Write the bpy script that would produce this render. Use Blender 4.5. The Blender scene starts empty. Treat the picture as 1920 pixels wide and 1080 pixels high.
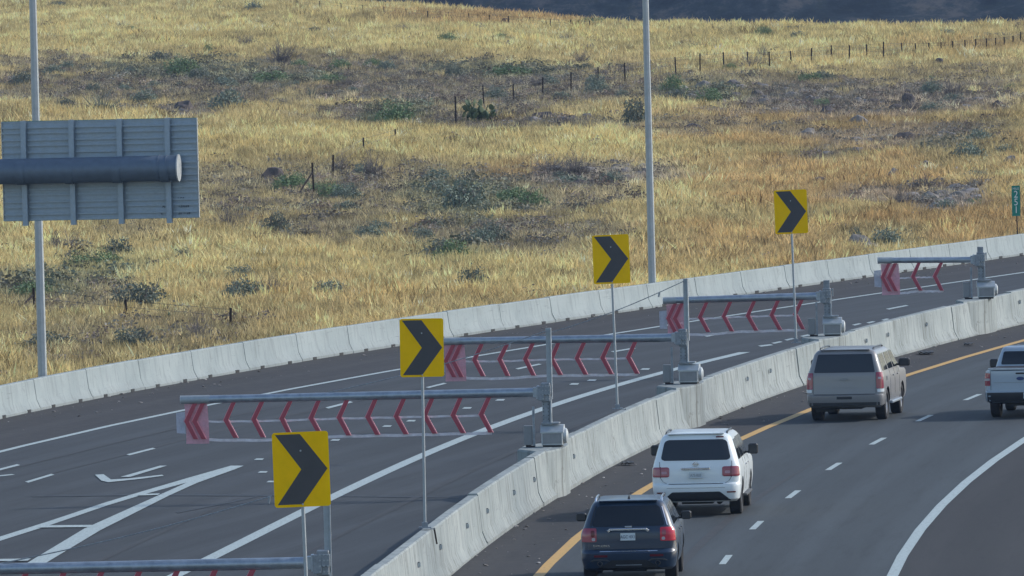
import bpy, bmesh, math, random
import numpy as np
from mathutils import Vector, Matrix, noise
R = math.radians
random.seed(7); rng = np.random.default_rng(7)
scene = bpy.context.scene
COL = scene.collection

# ------------------------------------------------------------------ camera, sky, sun, exposure
F = 23000.0            # focal length in pixels of a 1920 px wide frame: a long lens on a tall pole
CAMH = 16.2
PITCH = R(2.2508); ROLL = R(1.4)
_f = Vector((0, math.cos(PITCH), -math.sin(PITCH)))
_r0 = Vector((1, 0, 0)); _u0 = Vector((0, math.sin(PITCH), math.cos(PITCH)))
_r = _r0*math.cos(ROLL) - _u0*math.sin(ROLL)
_u = _r0*math.sin(ROLL) + _u0*math.cos(ROLL)
cam = bpy.data.objects.new('camera', bpy.data.cameras.new('camera')); COL.objects.link(cam)
cam.data.sensor_width = 36.0; cam.data.lens = 36.0*F/1920.0
cam.data.clip_start = 1.0; cam.data.clip_end = 12000.0
m = Matrix((_r, _u, -_f)).transposed().to_4x4(); m.translation = Vector((0, 0, CAMH))
cam.matrix_world = m
scene.camera = cam

SUN_AZ = R(18)      # degrees beyond square-right of the view
SUN_EL = R(31)
sdir = Vector((math.cos(SUN_EL)*math.cos(SUN_AZ), math.cos(SUN_EL)*math.sin(SUN_AZ), math.sin(SUN_EL)))
world = bpy.data.worlds.new('World'); scene.world = world; world.use_nodes = True
wn = world.node_tree.nodes; wl = world.node_tree.links
sky = wn.new('ShaderNodeTexSky'); sky.sky_type = 'NISHITA'; sky.sun_disc = False
sky.sun_elevation = SUN_EL; sky.sun_rotation = math.atan2(sdir.x, sdir.y)
sky.air_density = 1.0; sky.dust_density = 1.0; sky.ozone_density = 1.0
wl.new(sky.outputs[0], wn['Background'].inputs[0]); wn['Background'].inputs[1].default_value = 0.14
sl = bpy.data.lights.new('sun', 'SUN'); sl.energy = 2.1; sl.angle = R(0.55); sl.color = (1.0, 0.97, 0.915)
sun = bpy.data.objects.new('sun', sl); COL.objects.link(sun)
sun.rotation_euler = sdir.to_track_quat('Z', 'Y').to_euler(); sun.location = (60, 300, 80)
scene.view_settings.view_transform = 'Standard'; scene.view_settings.look = 'None'
scene.view_settings.gamma = 1.0; scene.view_settings.use_curve_mapping = False
scene.view_settings.exposure = 0.50
HAZE = 6e-5

# ------------------------------------------------------------------ measuring helpers
def P(px, py, z=0.0):
    d = _f*F + _r*(px-960) - _u*(py-540)
    t = (z-CAMH)/d.z
    return Vector((0, 0, CAMH)) + d*t
def PY(px, py, Y):
    d = _f*F + _r*(px-960) - _u*(py-540)
    return Vector((0, 0, CAMH)) + d*(Y/d.y)
def proj(X, Y, Z):
    q = np.stack([X, Y, Z-CAMH], -1)
    fx = q@np.array(_r); fy = q@np.array(_u); fz = q@np.array(_f)
    return 960+F*fx/fz, 540-F*fy/fz
class Curve:
    """X as a smooth function of Y, measured from ground points"""
    def __init__(s, pts, z=0.0, deg=3, off=0.0):
        w = [P(x, y, z) for x, y in pts]
        s.X = np.array([p.x for p in w]); s.Y = np.array([p.y for p in w])
        s.y0, s.y1 = s.Y.min(), s.Y.max(); s.ym = (s.y0+s.y1)/2
        s.c = np.polyfit(s.Y-s.ym, s.X, deg); s.d = np.polyder(s.c); s.off = off
    def x(s, y):
        y = np.asarray(y, float); yc = np.clip(y, s.y0, s.y1)
        sl = np.polyval(s.d, yc-s.ym)
        return np.polyval(s.c, yc-s.ym) + sl*(y-yc) + s.off
    def slope(s, y):
        return float(np.polyval(s.d, np.clip(y, s.y0, s.y1)-s.ym))
    def at(s, y, side=0.0, z=0.0):
        k = s.slope(y); n = 1/math.sqrt(1+k*k)
        return Vector((float(s.x(y))+side*n, y-side*k*n, z))
    def y_at_px(s, px, z=0.0, side=0.0):
        lo, hi = 180., 520.
        for _ in range(50):
            mi = (lo+hi)/2; a = s.at(mi, side, z)
            if float(proj(a.x, a.y, a.z)[0]) < px: lo = mi
            else: hi = mi
        return (lo+hi)/2

# ------------------------------------------------------------------ object helpers
def tag(o, label=None, cat=None, group=None, kind=None):
    if label: o['label'] = label
    if cat: o['category'] = cat
    if group: o['group'] = group
    if kind: o['kind'] = kind
    return o
def empty(name, loc, rz=0.0, label=None, cat=None, group=None):
    o = bpy.data.objects.new(name, None); COL.objects.link(o)
    o.location = loc; o.rotation_euler = (0, 0, rz); o.empty_display_size = 0.3
    return tag(o, label, cat, group)
def link(name, me, mats, parent=None, smooth=False, loc=None, ang=None):
    if mats is not None and not me.materials:
        for mt in (mats if isinstance(mats, (list, tuple)) else [mats]): me.materials.append(mt)
    if smooth:
        me.polygons.foreach_set('use_smooth', [True]*len(me.polygons))
        me.set_sharp_from_angle(angle=R(ang or 38))
    o = bpy.data.objects.new(name, me); COL.objects.link(o)
    if parent: o.parent = parent
    if loc is not None: o.location = loc
    return o
class MB:
    def __init__(s): s.v = []; s.f = []; s.mi = []
    def add(s, vs, fs, mi=0):
        b = len(s.v); s.v += [tuple(v) for v in vs]; s.f += [tuple(b+i for i in f) for f in fs]; s.mi += [mi]*len(fs)
    def box(s, c, d, M=None, mi=0, bev=0.0):
        x, y, z = d[0]/2, d[1]/2, d[2]/2
        if bev > 0:
            b = bev; vs = []; 
            bm = bmesh.new(); bmesh.ops.create_cube(bm, size=1)
            bmesh.ops.scale(bm, vec=Vector(d), verts=bm.verts)
            bmesh.ops.bevel(bm, geom=bm.edges[:], offset=b, segments=1, affect='EDGES')
            vs = [v.co.copy() for v in bm.verts]; fs = [[v.index for v in f.verts] for f in bm.faces]; bm.free()
        else:
            vs = [Vector((i*x, j*y, k*z)) for k in (-1, 1) for j in (-1, 1) for i in (-1, 1)]
            fs = [(0, 2, 3, 1), (4, 5, 7, 6), (0, 1, 5, 4), (2, 6, 7, 3), (0, 4, 6, 2), (1, 3, 7, 5)]
        if M is not None: vs = [M@v for v in vs]
        s.add([v+Vector(c) for v in vs], fs, mi)
    def tube(s, p0, p1, r0, r1=None, n=12, cap=True, mi=0):
        r1 = r0 if r1 is None else r1
        p0, p1 = Vector(p0), Vector(p1); d = (p1-p0).normalized()
        a = d.cross(Vector((0, 0, 1)))
        if a.length < 1e-3: a = Vector((1, 0, 0))
        a.normalize(); b = d.cross(a)
        vs = []; fs = []
        for p, r in ((p0, r0), (p1, r1)):
            for i in range(n):
                t = 2*math.pi*i/n; vs.append(p+a*r*math.cos(t)+b*r*math.sin(t))
        for i in range(n):
            j = (i+1) % n; fs.append((i, i+n, j+n, j))
        if cap: fs.append(tuple(range(n))); fs.append(tuple(range(2*n-1, n-1, -1)))
        s.add(vs, fs, mi)
    def path(s, pts, r, n=6, mi=0):
        for a, b in zip(pts[:-1], pts[1:]): s.tube(a, b, r, r, n, True, mi)
    def prism(s, poly, y0, y1, mi=0):
        """poly in (x, z), thick between y0 (near) and y1"""
        n = len(poly); vs = [(x, y0, z) for x, z in poly]+[(x, y1, z) for x, z in poly]
        fs = [tuple(range(n)), tuple(range(2*n-1, n-1, -1))]
        for i in range(n): j = (i+1) % n; fs.append((j, i, i+n, j+n))
        s.add(vs, fs, mi)
    def lathe(s, prof, axis='x', n=24, c=(0, 0, 0), mi=0):
        """prof list of (along, radius)"""
        vs = []; fs = []
        for a, r in prof:
            for i in range(n):
                t = 2*math.pi*i/n; u, w = r*math.cos(t), r*math.sin(t)
                p = (a, u, w) if axis == 'x' else ((u, w, a) if axis == 'z' else (u, a, w))
                vs.append((p[0]+c[0], p[1]+c[1], p[2]+c[2]))
        m_ = len(prof)
        for k in range(m_-1):
            for i in range(n):
                j = (i+1) % n; fs.append((k*n+i, k*n+j, (k+1)*n+j, (k+1)*n+i))
        s.add(vs, fs, mi)
    def mesh(s, name):
        me = bpy.data.meshes.new(name); me.from_pydata(s.v, [], s.f)
        me.polygons.foreach_set('material_index', s.mi); me.update()
        bm = bmesh.new(); bm.from_mesh(me); bmesh.ops.recalc_face_normals(bm, faces=bm.faces[:]); bm.to_mesh(me); bm.free()
        return me
    def build(s, name, mats, parent=None, smooth=False, loc=None, ang=None):
        return link(name, s.mesh(name), mats, parent, smooth, loc, ang)
def text_part(name, body, size, mat, parent, loc, rx=R(90), rz=0.0, ext=0.002, sx=1.0):
    c = bpy.data.curves.new('tmp', 'FONT'); c.body = body; c.size = size; c.extrude = ext
    c.align_x = 'CENTER'; c.align_y = 'CENTER'
    t = bpy.data.objects.new('tmp', c); COL.objects.link(t); bpy.context.view_layer.update()
    me = bpy.data.meshes.new_from_object(t); bpy.data.objects.remove(t); bpy.data.curves.remove(c)
    me.materials.clear(); me.materials.append(mat)
    o = bpy.data.objects.new(name, me); COL.objects.link(o); o.parent = parent
    o.location = loc; o.rotation_euler = (rx, 0, rz); o.scale = (sx, 1, 1)
    return o

# ------------------------------------------------------------------ materials
def srgb(r, g, b):
    f = lambda c: (c/255/12.92) if c/255 <= .04045 else ((c/255+.055)/1.055)**2.4
    return (f(r), f(g), f(b))
class Mat:
    def __init__(s, name, base=(.5, .5, .5), rough=.7, metal=0.0, spec=.5):
        s.m = bpy.data.materials.new(name); s.m.use_nodes = True
        s.n = s.m.node_tree.nodes; s.l = s.m.node_tree.links; s.b = s.n['Principled BSDF']
        s.b.inputs['Base Color'].default_value = (*base, 1); s.b.inputs['Roughness'].default_value = rough
        s.b.inputs['Metallic'].default_value = metal; s.b.inputs['Specular IOR Level'].default_value = spec
        s.tc = s.n.new('ShaderNodeTexCoord')
    def coord(s, scale=(1, 1, 1), which='Object'):
        mp = s.n.new('ShaderNodeMapping'); mp.inputs['Scale'].default_value = scale
        s.l.new(s.tc.outputs[which], mp.inputs[0]); return mp.outputs[0]
    def noise(s, scale, vec=None, detail=4, rough=.55, dist=0):
        n = s.n.new('ShaderNodeTexNoise'); n.inputs['Scale'].default_value = scale
        n.inputs['Detail'].default_value = detail; n.inputs['Roughness'].default_value = rough; n.inputs['Distortion'].default_value = dist
        s.l.new(vec if vec is not None else s.coord(), n.inputs['Vector']); return n.outputs['Fac']
    def ramp(s, fac, stops):
        r = s.n.new('ShaderNodeValToRGB'); e = r.color_ramp.elements
        while len(e) > 1: e.remove(e[-1])
        for i, (p, c) in enumerate(stops):
            k = e[0] if i == 0 else e.new(p)
            k.position = p; k.color = (*c, 1) if len(c) == 3 else c
        s.l.new(fac, r.inputs[0]); return r.outputs[0]
    def mix(s, a, b, fac, mode='MIX'):
        x = s.n.new('ShaderNodeMix'); x.data_type = 'RGBA'; x.blend_type = mode
        for i, v in ((6, a), (7, b)):
            if isinstance(v, tuple): x.inputs[i].default_value = (*v, 1) if len(v) == 3 else v
            else: s.l.new(v, x.inputs[i])
        if isinstance(fac, (int, float)): x.inputs[0].default_value = fac
        else: s.l.new(fac, x.inputs[0])
        return x.outputs[2]
    def bump(s, h, strength=.3, dist=.01):
        b = s.n.new('ShaderNodeBump'); b.inputs['Strength'].default_value = strength; b.inputs['Distance'].default_value = dist
        s.l.new(h, b.inputs['Height']); s.l.new(b.outputs[0], s.b.inputs['Normal'])
    def set(s, sock, out): s.l.new(out, s.b.inputs[sock]); return s

def g3(v): return (v, v, v)
def mat_asphalt(name, base, dark, brown=None, streak=.35):
    a = Mat(name, base, .85, spec=.35)
    uvc = a.coord((1, 1, 1), 'UV')
    big = a.noise(.10, a.coord((1, .3, 1), 'UV'), 5)
    st = a.noise(1.7, a.coord((1, .02, 1), 'UV'), 5, .65)
    sxu = a.n.new('ShaderNodeSeparateXYZ'); a.l.new(uvc, sxu.inputs[0])
    mu = a.n.new('ShaderNodeMath'); mu.operation = 'MULTIPLY'; mu.inputs[1].default_value = 2*math.pi/1.83; a.l.new(sxu.outputs[0], mu.inputs[0])
    su = a.n.new('ShaderNodeMath'); su.operation = 'SINE'; a.l.new(mu.outputs[0], su.inputs[0])
    oil = a.noise(3.0, a.coord((1, .06, 1), 'UV'), 6, .7)
    fine = a.noise(9, None, 6, .75)
    spk = a.noise(45, None, 2, .8)
    c = a.ramp(big, [(.3, dark), (.7, base)])
    c = a.mix(c, a.ramp(st, [(.35, g3(.78)), (.65, g3(1.16))]), streak, 'MULTIPLY')
    c = a.mix(c, a.ramp(fine, [(.3, g3(.8)), (.7, g3(1.2))]), .8, 'MULTIPLY')
    c = a.mix(c, a.ramp(spk, [(.3, g3(.7)), (.72, g3(1.35))]), .6, 'MULTIPLY')
    c = a.mix(c, a.ramp(su.outputs[0], [(.0, g3(.87)), (1.0, g3(1.13))]), .8, 'MULTIPLY')
    c = a.mix(c, g3(.72), a.ramp(oil, [(.50, g3(0)), (.68, g3(.75))]), 'MULTIPLY')
    if brown: 
        c = a.mix(c, brown, a.ramp(a.noise(2.2, None, 6, .7), [(.5, g3(0)), (.75, g3(.55))]))
    a.set('Base Color', c); a.bump(fine, .25, .01); return a.m
M = {}
M['asphalt_right'] = mat_asphalt('asphalt_main_lanes', (.053, .065, .073), (.044, .054, .061), None, .3)
M['asphalt_left'] = mat_asphalt('asphalt_flex_lanes', (.052, .059, .066), (.038, .043, .049), None, .55)
M['shoulder'] = mat_asphalt('asphalt_shoulder', (.044, .042, .043), (.033, .032, .033), (.085, .072, .062), .2)
M['shoulder_right'] = mat_asphalt('asphalt_outer_shoulder', (.034, .033, .034), (.027, .026, .028), None, .4)
def mat_paint(name, c, worn):
    a = Mat(name, c, .6)
    n = a.noise(14, None, 6, .8); n2 = a.noise(1.3, None, 3)
    k = a.mix(a.mix(worn, c, a.ramp(n, [(.34, g3(0)), (.50, g3(1))])), g3(.84), a.ramp(n2, [(.4, g3(0)), (.8, g3(.35))]), 'MULTIPLY')
    a.set('Base Color', k); return a.m
M['white_line'] = mat_paint('white_road_paint', (.43, .50, .49), (.15, .17, .17))
M['faded_line'] = mat_paint('faded_road_paint', (.36, .39, .40), (.12, .125, .13))
M['yellow_line'] = mat_paint('yellow_road_paint', (.62, .36, .085), (.33, .2, .07))
def mat_concrete(name, hi, lo, stain, streaky=1.0):
    a = Mat(name, hi, .88, spec=.3)
    c = a.ramp(a.noise(.55, None, 5, .6), [(.3, lo), (.65, hi)])
    drip = a.noise(1.6, a.coord((3.2, 3.2, .22)), 5, .7)
    c = a.mix(c, stain, a.ramp(drip, [(.5, g3(0)), (.72, g3(.75*streaky))]))
    bl = a.noise(2.4, None, 6, .75, .6)
    c = a.mix(c, stain, a.ramp(bl, [(.58, g3(0)), (.68, g3(.5*streaky))]))
    scf = a.noise(2.6, a.coord((.35, .35, 7)), 5, .7)
    c = a.mix(c, (.09, .09, .09), a.ramp(scf, [(.63, g3(0)), (.72, g3(.55))]))
    # grime splashed up from the road
    sx = a.n.new('ShaderNodeSeparateXYZ'); a.l.new(a.tc.outputs['Object'], sx.inputs[0])
    mr = a.n.new('ShaderNodeMapRange'); mr.inputs[1].default_value = 0; mr.inputs[2].default_value = .3; mr.inputs[3].default_value = .5; mr.inputs[4].default_value = 0
    a.l.new(sx.outputs[2], mr.inputs[0])
    gm = a.n.new('ShaderNodeMath'); gm.operation = 'MULTIPLY'; a.l.new(mr.outputs[0], gm.inputs[0]); a.l.new(a.noise(3, a.coord((2, 2, 1)), 5, .7), gm.inputs[1])
    c = a.mix(c, (.13, .12, .11), gm.outputs[0])
    a.set('Base Color', c); a.bump(a.noise(20, None, 5, .7), .35, .01); return a.m
M['concrete_far'] = mat_concrete('precast_concrete', (.345, .39, .39), (.27, .315, .32), (.16, .175, .17), .8)
M['concrete_median'] = mat_concrete('cast_concrete', (.34, .375, .37), (.235, .27, .27), (.11, .115, .108), 1.3)
M['patch'] = mat_concrete('patched_concrete', (.33, .365, .36), (.22, .25, .25), (.12, .12, .11), 1.5)
def mat_metal(name, base, rough=.45, metal=.75, var=.2):
    a = Mat(name, base, rough, metal)
    n = a.noise(6, None, 5, .65)
    a.set('Base Color', a.mix(base, a.ramp(n, [(.3, g3(1-var)), (.7, g3(1+var))]), 1.0, 'MULTIPLY'))
    a.set('Roughness', a.ramp(n, [(.3, g3(rough-.08)), (.7, g3(rough+.12))])); return a.m
M['gap_shade'] = mat_metal('panel_gap_shade', (.05, .065, .08), .7, .2)  # dark colour for the shade between the overhead sign's panels
M['galv'] = mat_metal('galvanized_steel', (.36, .41, .46), .42, .75)
M['galv_dark'] = mat_metal('weathered_galvanized_steel', (.26, .29, .32), .55, .6, .35)
M['galv_matte'] = mat_metal('dull_galvanized_steel', (.37, .41, .43), .55, .35, .14)
M['alum'] = mat_metal('mill_aluminium', (.31, .38, .45), .45, .6, .14)
M['tube'] = mat_metal('painted_steel_tube', (.13, .17, .22), .5, .35, .12)
M['cap'] = mat_metal('bright_end_plate', (.42, .45, .46), .5, .3, .1)
M['cabinet'] = mat_metal('grey_cabinet_steel', (.24, .25, .26), .5, .3, .12)
M['cabinet_light'] = mat_metal('pale_cabinet_steel', (.46, .5, .52), .5, .4, .12)
M['rust'] = mat_metal('rusty_steel', (.04, .028, .024), .8, .2, .4)
M['black'] = Mat('black_rubber', (.012, .013, .015), .6).m
M['black_gloss'] = Mat('black_plastic', (.02, .022, .026), .35).m
M['wire'] = Mat('fence_wire', (.14, .13, .12), .6, .5).m
def mat_flat(name, c, rough=.5, var=.08, metal=0, scale=3):
    a = Mat(name, c, rough, metal); n = a.noise(scale, None, 5, .6)
    a.set('Base Color', a.mix(c, a.ramp(n, [(.3, g3(1-var)), (.7, g3(1+var))]), 1.0, 'MULTIPLY')); return a.m
M['sign_yellow'] = mat_flat('yellow_retroreflective_sheeting', (.98, .58, .001), .8, .05); M['sign_yellow'].node_tree.nodes['Principled BSDF'].inputs['Specular IOR Level'].default_value = .08
M['sign_black'] = mat_flat('black_sign_film', (.055, .056, .062), .4, .1)
M['sign_green'] = mat_flat('green_sign_sheeting', (.01, .22, .17), .45, .08)
M['sign_white'] = mat_flat('white_sign_sheeting', (.75, .78, .76), .45, .05)
M['red_bar'] = mat_flat('red_chevron_bar', (.38, .06, .085), .5, .15)
M['red_edge'] = mat_flat('pink_reflective_edge', (.66, .24, .28), .45, .1)
def mat_sheer(name, c, alpha, var=.3):
    a = Mat(name, c, .6); n = a.noise(5, None, 4)
    a.b.inputs['Alpha'].default_value = alpha
    a.set('Alpha', a.ramp(n, [(.3, g3(alpha*(1-var))), (.7, g3(min(1, alpha*(1+var))))])); return a.m
M['net_pink'] = mat_sheer('sheer_pink_netting', (.66, .36, .42), .66)
M['net_pale'] = mat_sheer('sheer_pale_netting', (.50, .52, .60), .72)
M['strap'] = mat_sheer('pale_webbing_strap', (.74, .72, .76), .75)

# ------------------------------------------------------------------ ground lines measured on the roads
far_base = Curve([(0,787),(42,776),(141,756),(292,726),(436,702),(680,660),(868,630),(1010,608),(1104,596),(1195,583),(1453,545),(1573,528),(1687,512),(1763,500),(1870,486),(1920,479)])
far_edge = Curve([(0,845),(345,773),(525,735),(750,693),(844,675),(1031,644),(1152,624),(1245,609),(1410,586),(1492,575),(1547,569),(1837,523),(1920,510)])
near_edge = Curve([(395,1050),(455,1010),(620,937),(640,927),(870,820),(1022,765),(1243,700),(1394,661)])
med_base = Curve([(846,1080),(904,1034),(987,967),(1033,938),(1100,907),(1160,868),(1240,831),(1290,806),(1364,776),(1480,733),(1512,721),(1663,674),(1870,621),(1920,607)], deg=3)
yellow = Curve([(1005,1080),(1088,1006),(1215,917),(1395,822),(1515,770),(1685,706),(1920,640)], deg=2)
white_r = Curve([(1674,1080),(1705,1020),(1746,968),(1805,912),(1866,862),(1925,822)], deg=2)

def ribbon(name, fa, fb, y0, y1, z, mat, n=80, kind='structure', parent=None):
    ys = np.linspace(y0, y1, n); vs = []; fs = []
    for i, y in enumerate(ys):
        a = fa(y); b = fb(y); vs += [(a[0], a[1], z), (b[0], b[1], z)]
    for i in range(n-1): k = 2*i; fs.append((k, k+1, k+3, k+2))
    me = bpy.data.meshes.new(name); me.from_pydata(vs, [], fs); me.update()
    uv = me.uv_layers.new(name='lane')
    for lp_ in me.loops:
        q = vs[lp_.vertex_index]; uv.data[lp_.index].uv = (q[0]-vs[lp_.vertex_index & ~1][0] if (lp_.vertex_index & 1) else 0.0, q[1])
    o = link(name, me, mat, parent)
    if kind: o['kind'] = kind
    return o
MC = lambda side: (lambda y: med_base.at(y, side))
FB_HALF = .30; MB_HALF = .31
# left (flex lane) roadway, its dark outer shoulder, right roadway and its shoulders
ribbon('flex_lane_roadway', lambda y: far_base.at(y, 0), lambda y: med_base.at(y-3, -2*MB_HALF), 40, 620, 0.0, M['asphalt_left'])
ribbon('flex_lane_shoulder', lambda y: far_base.at(y, 0), lambda y: far_edge.at(y, 0), 60, 600, 0.004, M['shoulder'])
ribbon('main_roadway', lambda y: med_base.at(y, -.6), lambda y: white_r.at(y, .1), 40, 620, 0.002, M['asphalt_right'])
ribbon('inner_shoulder', lambda y: med_base.at(y, 0), lambda y: yellow.at(y, -.1), 40, 620, 0.006, M['shoulder'])
ribbon('outer_shoulder', lambda y: white_r.at(y, .05), lambda y: white_r.at(y, 14), 40, 620, 0.006, M['shoulder_right'])

def line(name, curve, w, y0, y1, mat, n=60, z=.011, label=None, cat='road marking'):
    o = ribbon(name, lambda y: curve.at(y, -w/2), lambda y: curve.at(y, w/2), y0, y1, z, mat, n); return o
line('far_edge_line', far_edge, .22, 60, 600, M['white_line'])
line('yellow_edge_line', yellow, .24, 60, 600, M['yellow_line'])
line('right_edge_line', white_r, .24, 60, 600, M['white_line'])
line('near_edge_line', near_edge, .34, 60, P(1394, 661).y, M['white_line'])
def paint(name, polys, mat, z=.012):
    """markings outlined on the road surface"""
    vs = []; fs = []
    for q in polys:
        b = len(vs); vs += [tuple(P(x, y, z)) for x, y in q]; fs.append(tuple(range(b, b+len(q))))
    me = bpy.data.meshes.new(name); me.from_pydata(vs, [], fs); me.update()
    bm = bmesh.new(); bm.from_mesh(me); 
    for f in bm.faces:
        if f.normal.z < 0: f.normal_flip()
    bm.to_mesh(me); bm.free()
    o = link(name, me, mat); o['kind'] = 'structure'; return o
def stroke(x0, y0, x1, y1, t):
    return [(x0, y0-t/2), (x1, y1-t/2), (x1, y1+t/2), (x0, y0+t/2)]
paint('gore_line', [[(-20,1012),(0,1006),(95,976),(197,942),(257,924),(352,896),(433,873),(457,873),(375,900),(345,906),(262,929),(200,948),(98,983),(0,1014),(-20,1020)]], M['white_line'], .012)
paint('gore_line', [[(45,1059),(158,991),(303,926),(352,904),(378,896),(457,873),(440,880),(370,905),(317,929),(188,994),(80,1059)]], M['white_line'], .016)
paint('gore_bar', [[(78,985),(172,984),(178,988),(72,989)]], M['white_line'], .020)
paint('gore_bar', [[(-60,1049),(58,1047),(52,1051),(-60,1053)]], M['white_line'], .020)
paint('gore_bar', [[(262,926),(300,925),(296,928),(258,929)]], M['white_line'], .020)
for q in ([237,852,292,841,3.5],[47,903,102,890,4],[-30,886,38,872,4],[-20,893,28,890,3],[610,764,662,754,4],[798,726,838,719,3],
          [966,691,1016,683,3],[1145,659,1193,653,2.6],[1320,630,1365,624,2.6],[1661,579,1704,573,2.5],
          [1421,648,1450,647,4],[1446,643,1468,641,3],[1470,637,1491,635,3],[1500,630,1522,628,3],[1597,609,1616,607,2.5],[1624,605,1642,603,2.4],[1652,600,1668,598,2.2],[1680,596,1695,594,2]):
    x0, y0, x1, y1, t = q
    dx = 6
    paint('lane_dash', [[(x0, y0), (x1-dx, y1-t/2+.3), (x1, y1), (x0+dx, y0+t/2)]], M['white_line'])
for x, y in [(485,861),(628,825),(725,799),(770,789),(803,782),(875,765),(937,750),(977,741),(1076,720),(1109,713),(1160,702),(1209,692),(492,885),(508,903)]:
    paint('lane_dot', [[(x-9, y+1.2), (x-4, y-1.6), (x+10, y-1.5), (x+7, y+1.2)]], M['white_line'])
paint('lane_arrow', [[(178,890),(194,889),(208,899),(240,897),(304,890),(307,892),(262,898),(203,904),(190,901)], [(226,894),(300,873),(313,873),(244,894)]], M['white_line'], .016)
ribbon('median_gutter', lambda y: med_base.at(y-1, -1.02), lambda y: med_base.at(y-1, -.84), 190, 620, .010, M['concrete_far'])
ribbon('gutter_joint', lambda y: med_base.at(y-1, -.84), lambda y: med_base.at(y-1, -.62), 190, 620, .014, M['shoulder_right'])
# dotted lane line between the two southbound lanes
dpts = [(1360,1050),(1419,986),(1488,927),(1564,875),(1645,828),(1731,785),(1825,745)]
dash = Curve(dpts, deg=2)
dY = [P(x, y).y for x, y in dpts]; dfit = np.polyfit(range(7), dY, 2)
for k in range(-3, 13):
    yc = float(np.polyval(dfit, k))
    ribbon('lane_dash', lambda y: dash.at(y, -.075), lambda y: dash.at(y, .075), yc-1.55, yc+1.55, .011, M['white_line'], 4)

# faint rubber tracks left by braking tyres
M['rubber_mark'] = mat_flat('rubber_track', (.032, .034, .037), .8, .3)
for cv, sd, ya, yb, w_ in ((far_edge, 2.1, 300, 345, .20), (far_edge, 3.7, 300, 345, .20), (near_edge, 1.9, 262, 330, .22), (yellow, 1.1, 246, 300, .22), (yellow, 2.8, 246, 300, .22), (near_edge, -2.6, 240, 290, .2)):
    ribbon('tyre_track', (lambda y, cv=cv, sd=sd: cv.at(y, sd+.006*(y-ya)-w_/2*math.sin(math.pi*min(1, max(0, (y-ya)/(yb-ya)))))), (lambda y, cv=cv, sd=sd: cv.at(y, sd+.006*(y-ya)+w_/2*math.sin(math.pi*min(1, max(0, (y-ya)/(yb-ya)))))), ya, yb, .0075, M['rubber_mark'], 30)
# tar seams and skid marks
M['tar'] = mat_flat('tar_sealer', (.022, .022, .024), .6, .2)
for q in ([60,930,480,925,2.4],[300,928,860,933,2.0],[640,700+233,820,934,2],[980,640+190,1030,828,2]):
    pass
paint('tar_seam', [[(60,930),(250,926),(560,928),(860,932),(860,933.3),(560,930.2),(250,929),(60,931.5)]], M['tar'], .009)
paint('tar_seam', [[(330,960),(460,935),(480,930),(484,930.6),(462,936.5),(334,962)]], M['tar'], .009)

# ------------------------------------------------------------------ open ground, ridge and the mountain behind
RX = np.array([-200, -60, -22, -14, -7, 0, 4, 9.3, 18, 36, 90, 260], float)
RPX = [(500,-12),(640,5),(800,15),(950,25),(1050,38),(1200,50),(1450,54),(1920,50)]
_rp = [P(x, y) for x, y in RPX]
rx = np.array([-300, -80]+[p.x for p in _rp]+[90, 300]); ry = np.array([1350, 1200]+[p.y for p in _rp]+[800, 780])
def ridge(x): return np.interp(x, rx, ry)
def hgt(x, y):
    """height of the open ground"""
    x = np.asarray(x, float); y = np.asarray(y, float)
    h = .11*np.sin(x*.11+y*.013+1.3)*np.sin(y*.031+.6)+.07*np.sin(x*.23+y*.05)+.05*np.sin(y*.11+x*.07)
    fade = np.clip((far_base.x(y)-1.0-x)/12, 0, 1); h = h*fade - .03
    over = np.clip(y-ridge(x), 0, None)
    h = h - np.where(over > 0, .075*over**1.0, 0)
    return np.maximum(h, -48)
def G(px, py):
    p = P(px, py, 0)
    for _ in range(3): p = P(px, py, float(hgt(p.x, p.y)))
    return p
def grid_mesh(name, xs, ys, fn, mat):
    X, Y = np.meshgrid(xs, ys); Z = fn(X, Y)
    vs = np.stack([X, Y, Z], -1).reshape(-1, 3); nx, ny = len(xs), len(ys)
    i = np.arange(ny-1)[:, None]*nx+np.arange(nx-1)[None]; i = i.ravel()
    fs = np.stack([i, i+1, i+1+nx, i+nx], -1)
    me = bpy.data.meshes.new(name); me.from_pydata(vs.tolist(), [], fs.tolist()); me.update()
    return link(name, me, mat, smooth=True, ang=60)
a = Mat('dry_soil', (.19, .14, .09), .95, spec=.2)
c = a.ramp(a.noise(.05, a.coord((1, .35, 1)), 6, .6), [(.3, (.24, .19, .12)), (.5, (.33, .26, .15)), (.7, (.20, .17, .13))])
c = a.mix(c, a.ramp(a.noise(1.5, None, 6, .7), [(.3, g3(.6)), (.7, g3(1.3))]), .8, 'MULTIPLY')
a.set('Base Color', c); M['soil'] = a.m
xs = np.concatenate([[-1400, -800, -400], np.arange(-200, 200, 4.), [250, 400, 800, 1400]])
ys = np.concatenate([[-200, 0, 100, 180], np.arange(200, 1300, 5.), np.arange(1300, 2000, 50), [2500, 3400, 4400]])
gz = lambda X, Y: np.where(Y < 1900, hgt(X, Y), -48.)
def ground_z(X, Y):
    Z = hgt(X, Y)
    road = (X > far_base.x(Y)-.6); Z = np.where(road & (Y < 640), -.06, Z)
    return Z
o = grid_mesh('ground', xs, ys, ground_z, M['soil']); o['kind'] = 'structure'

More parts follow.
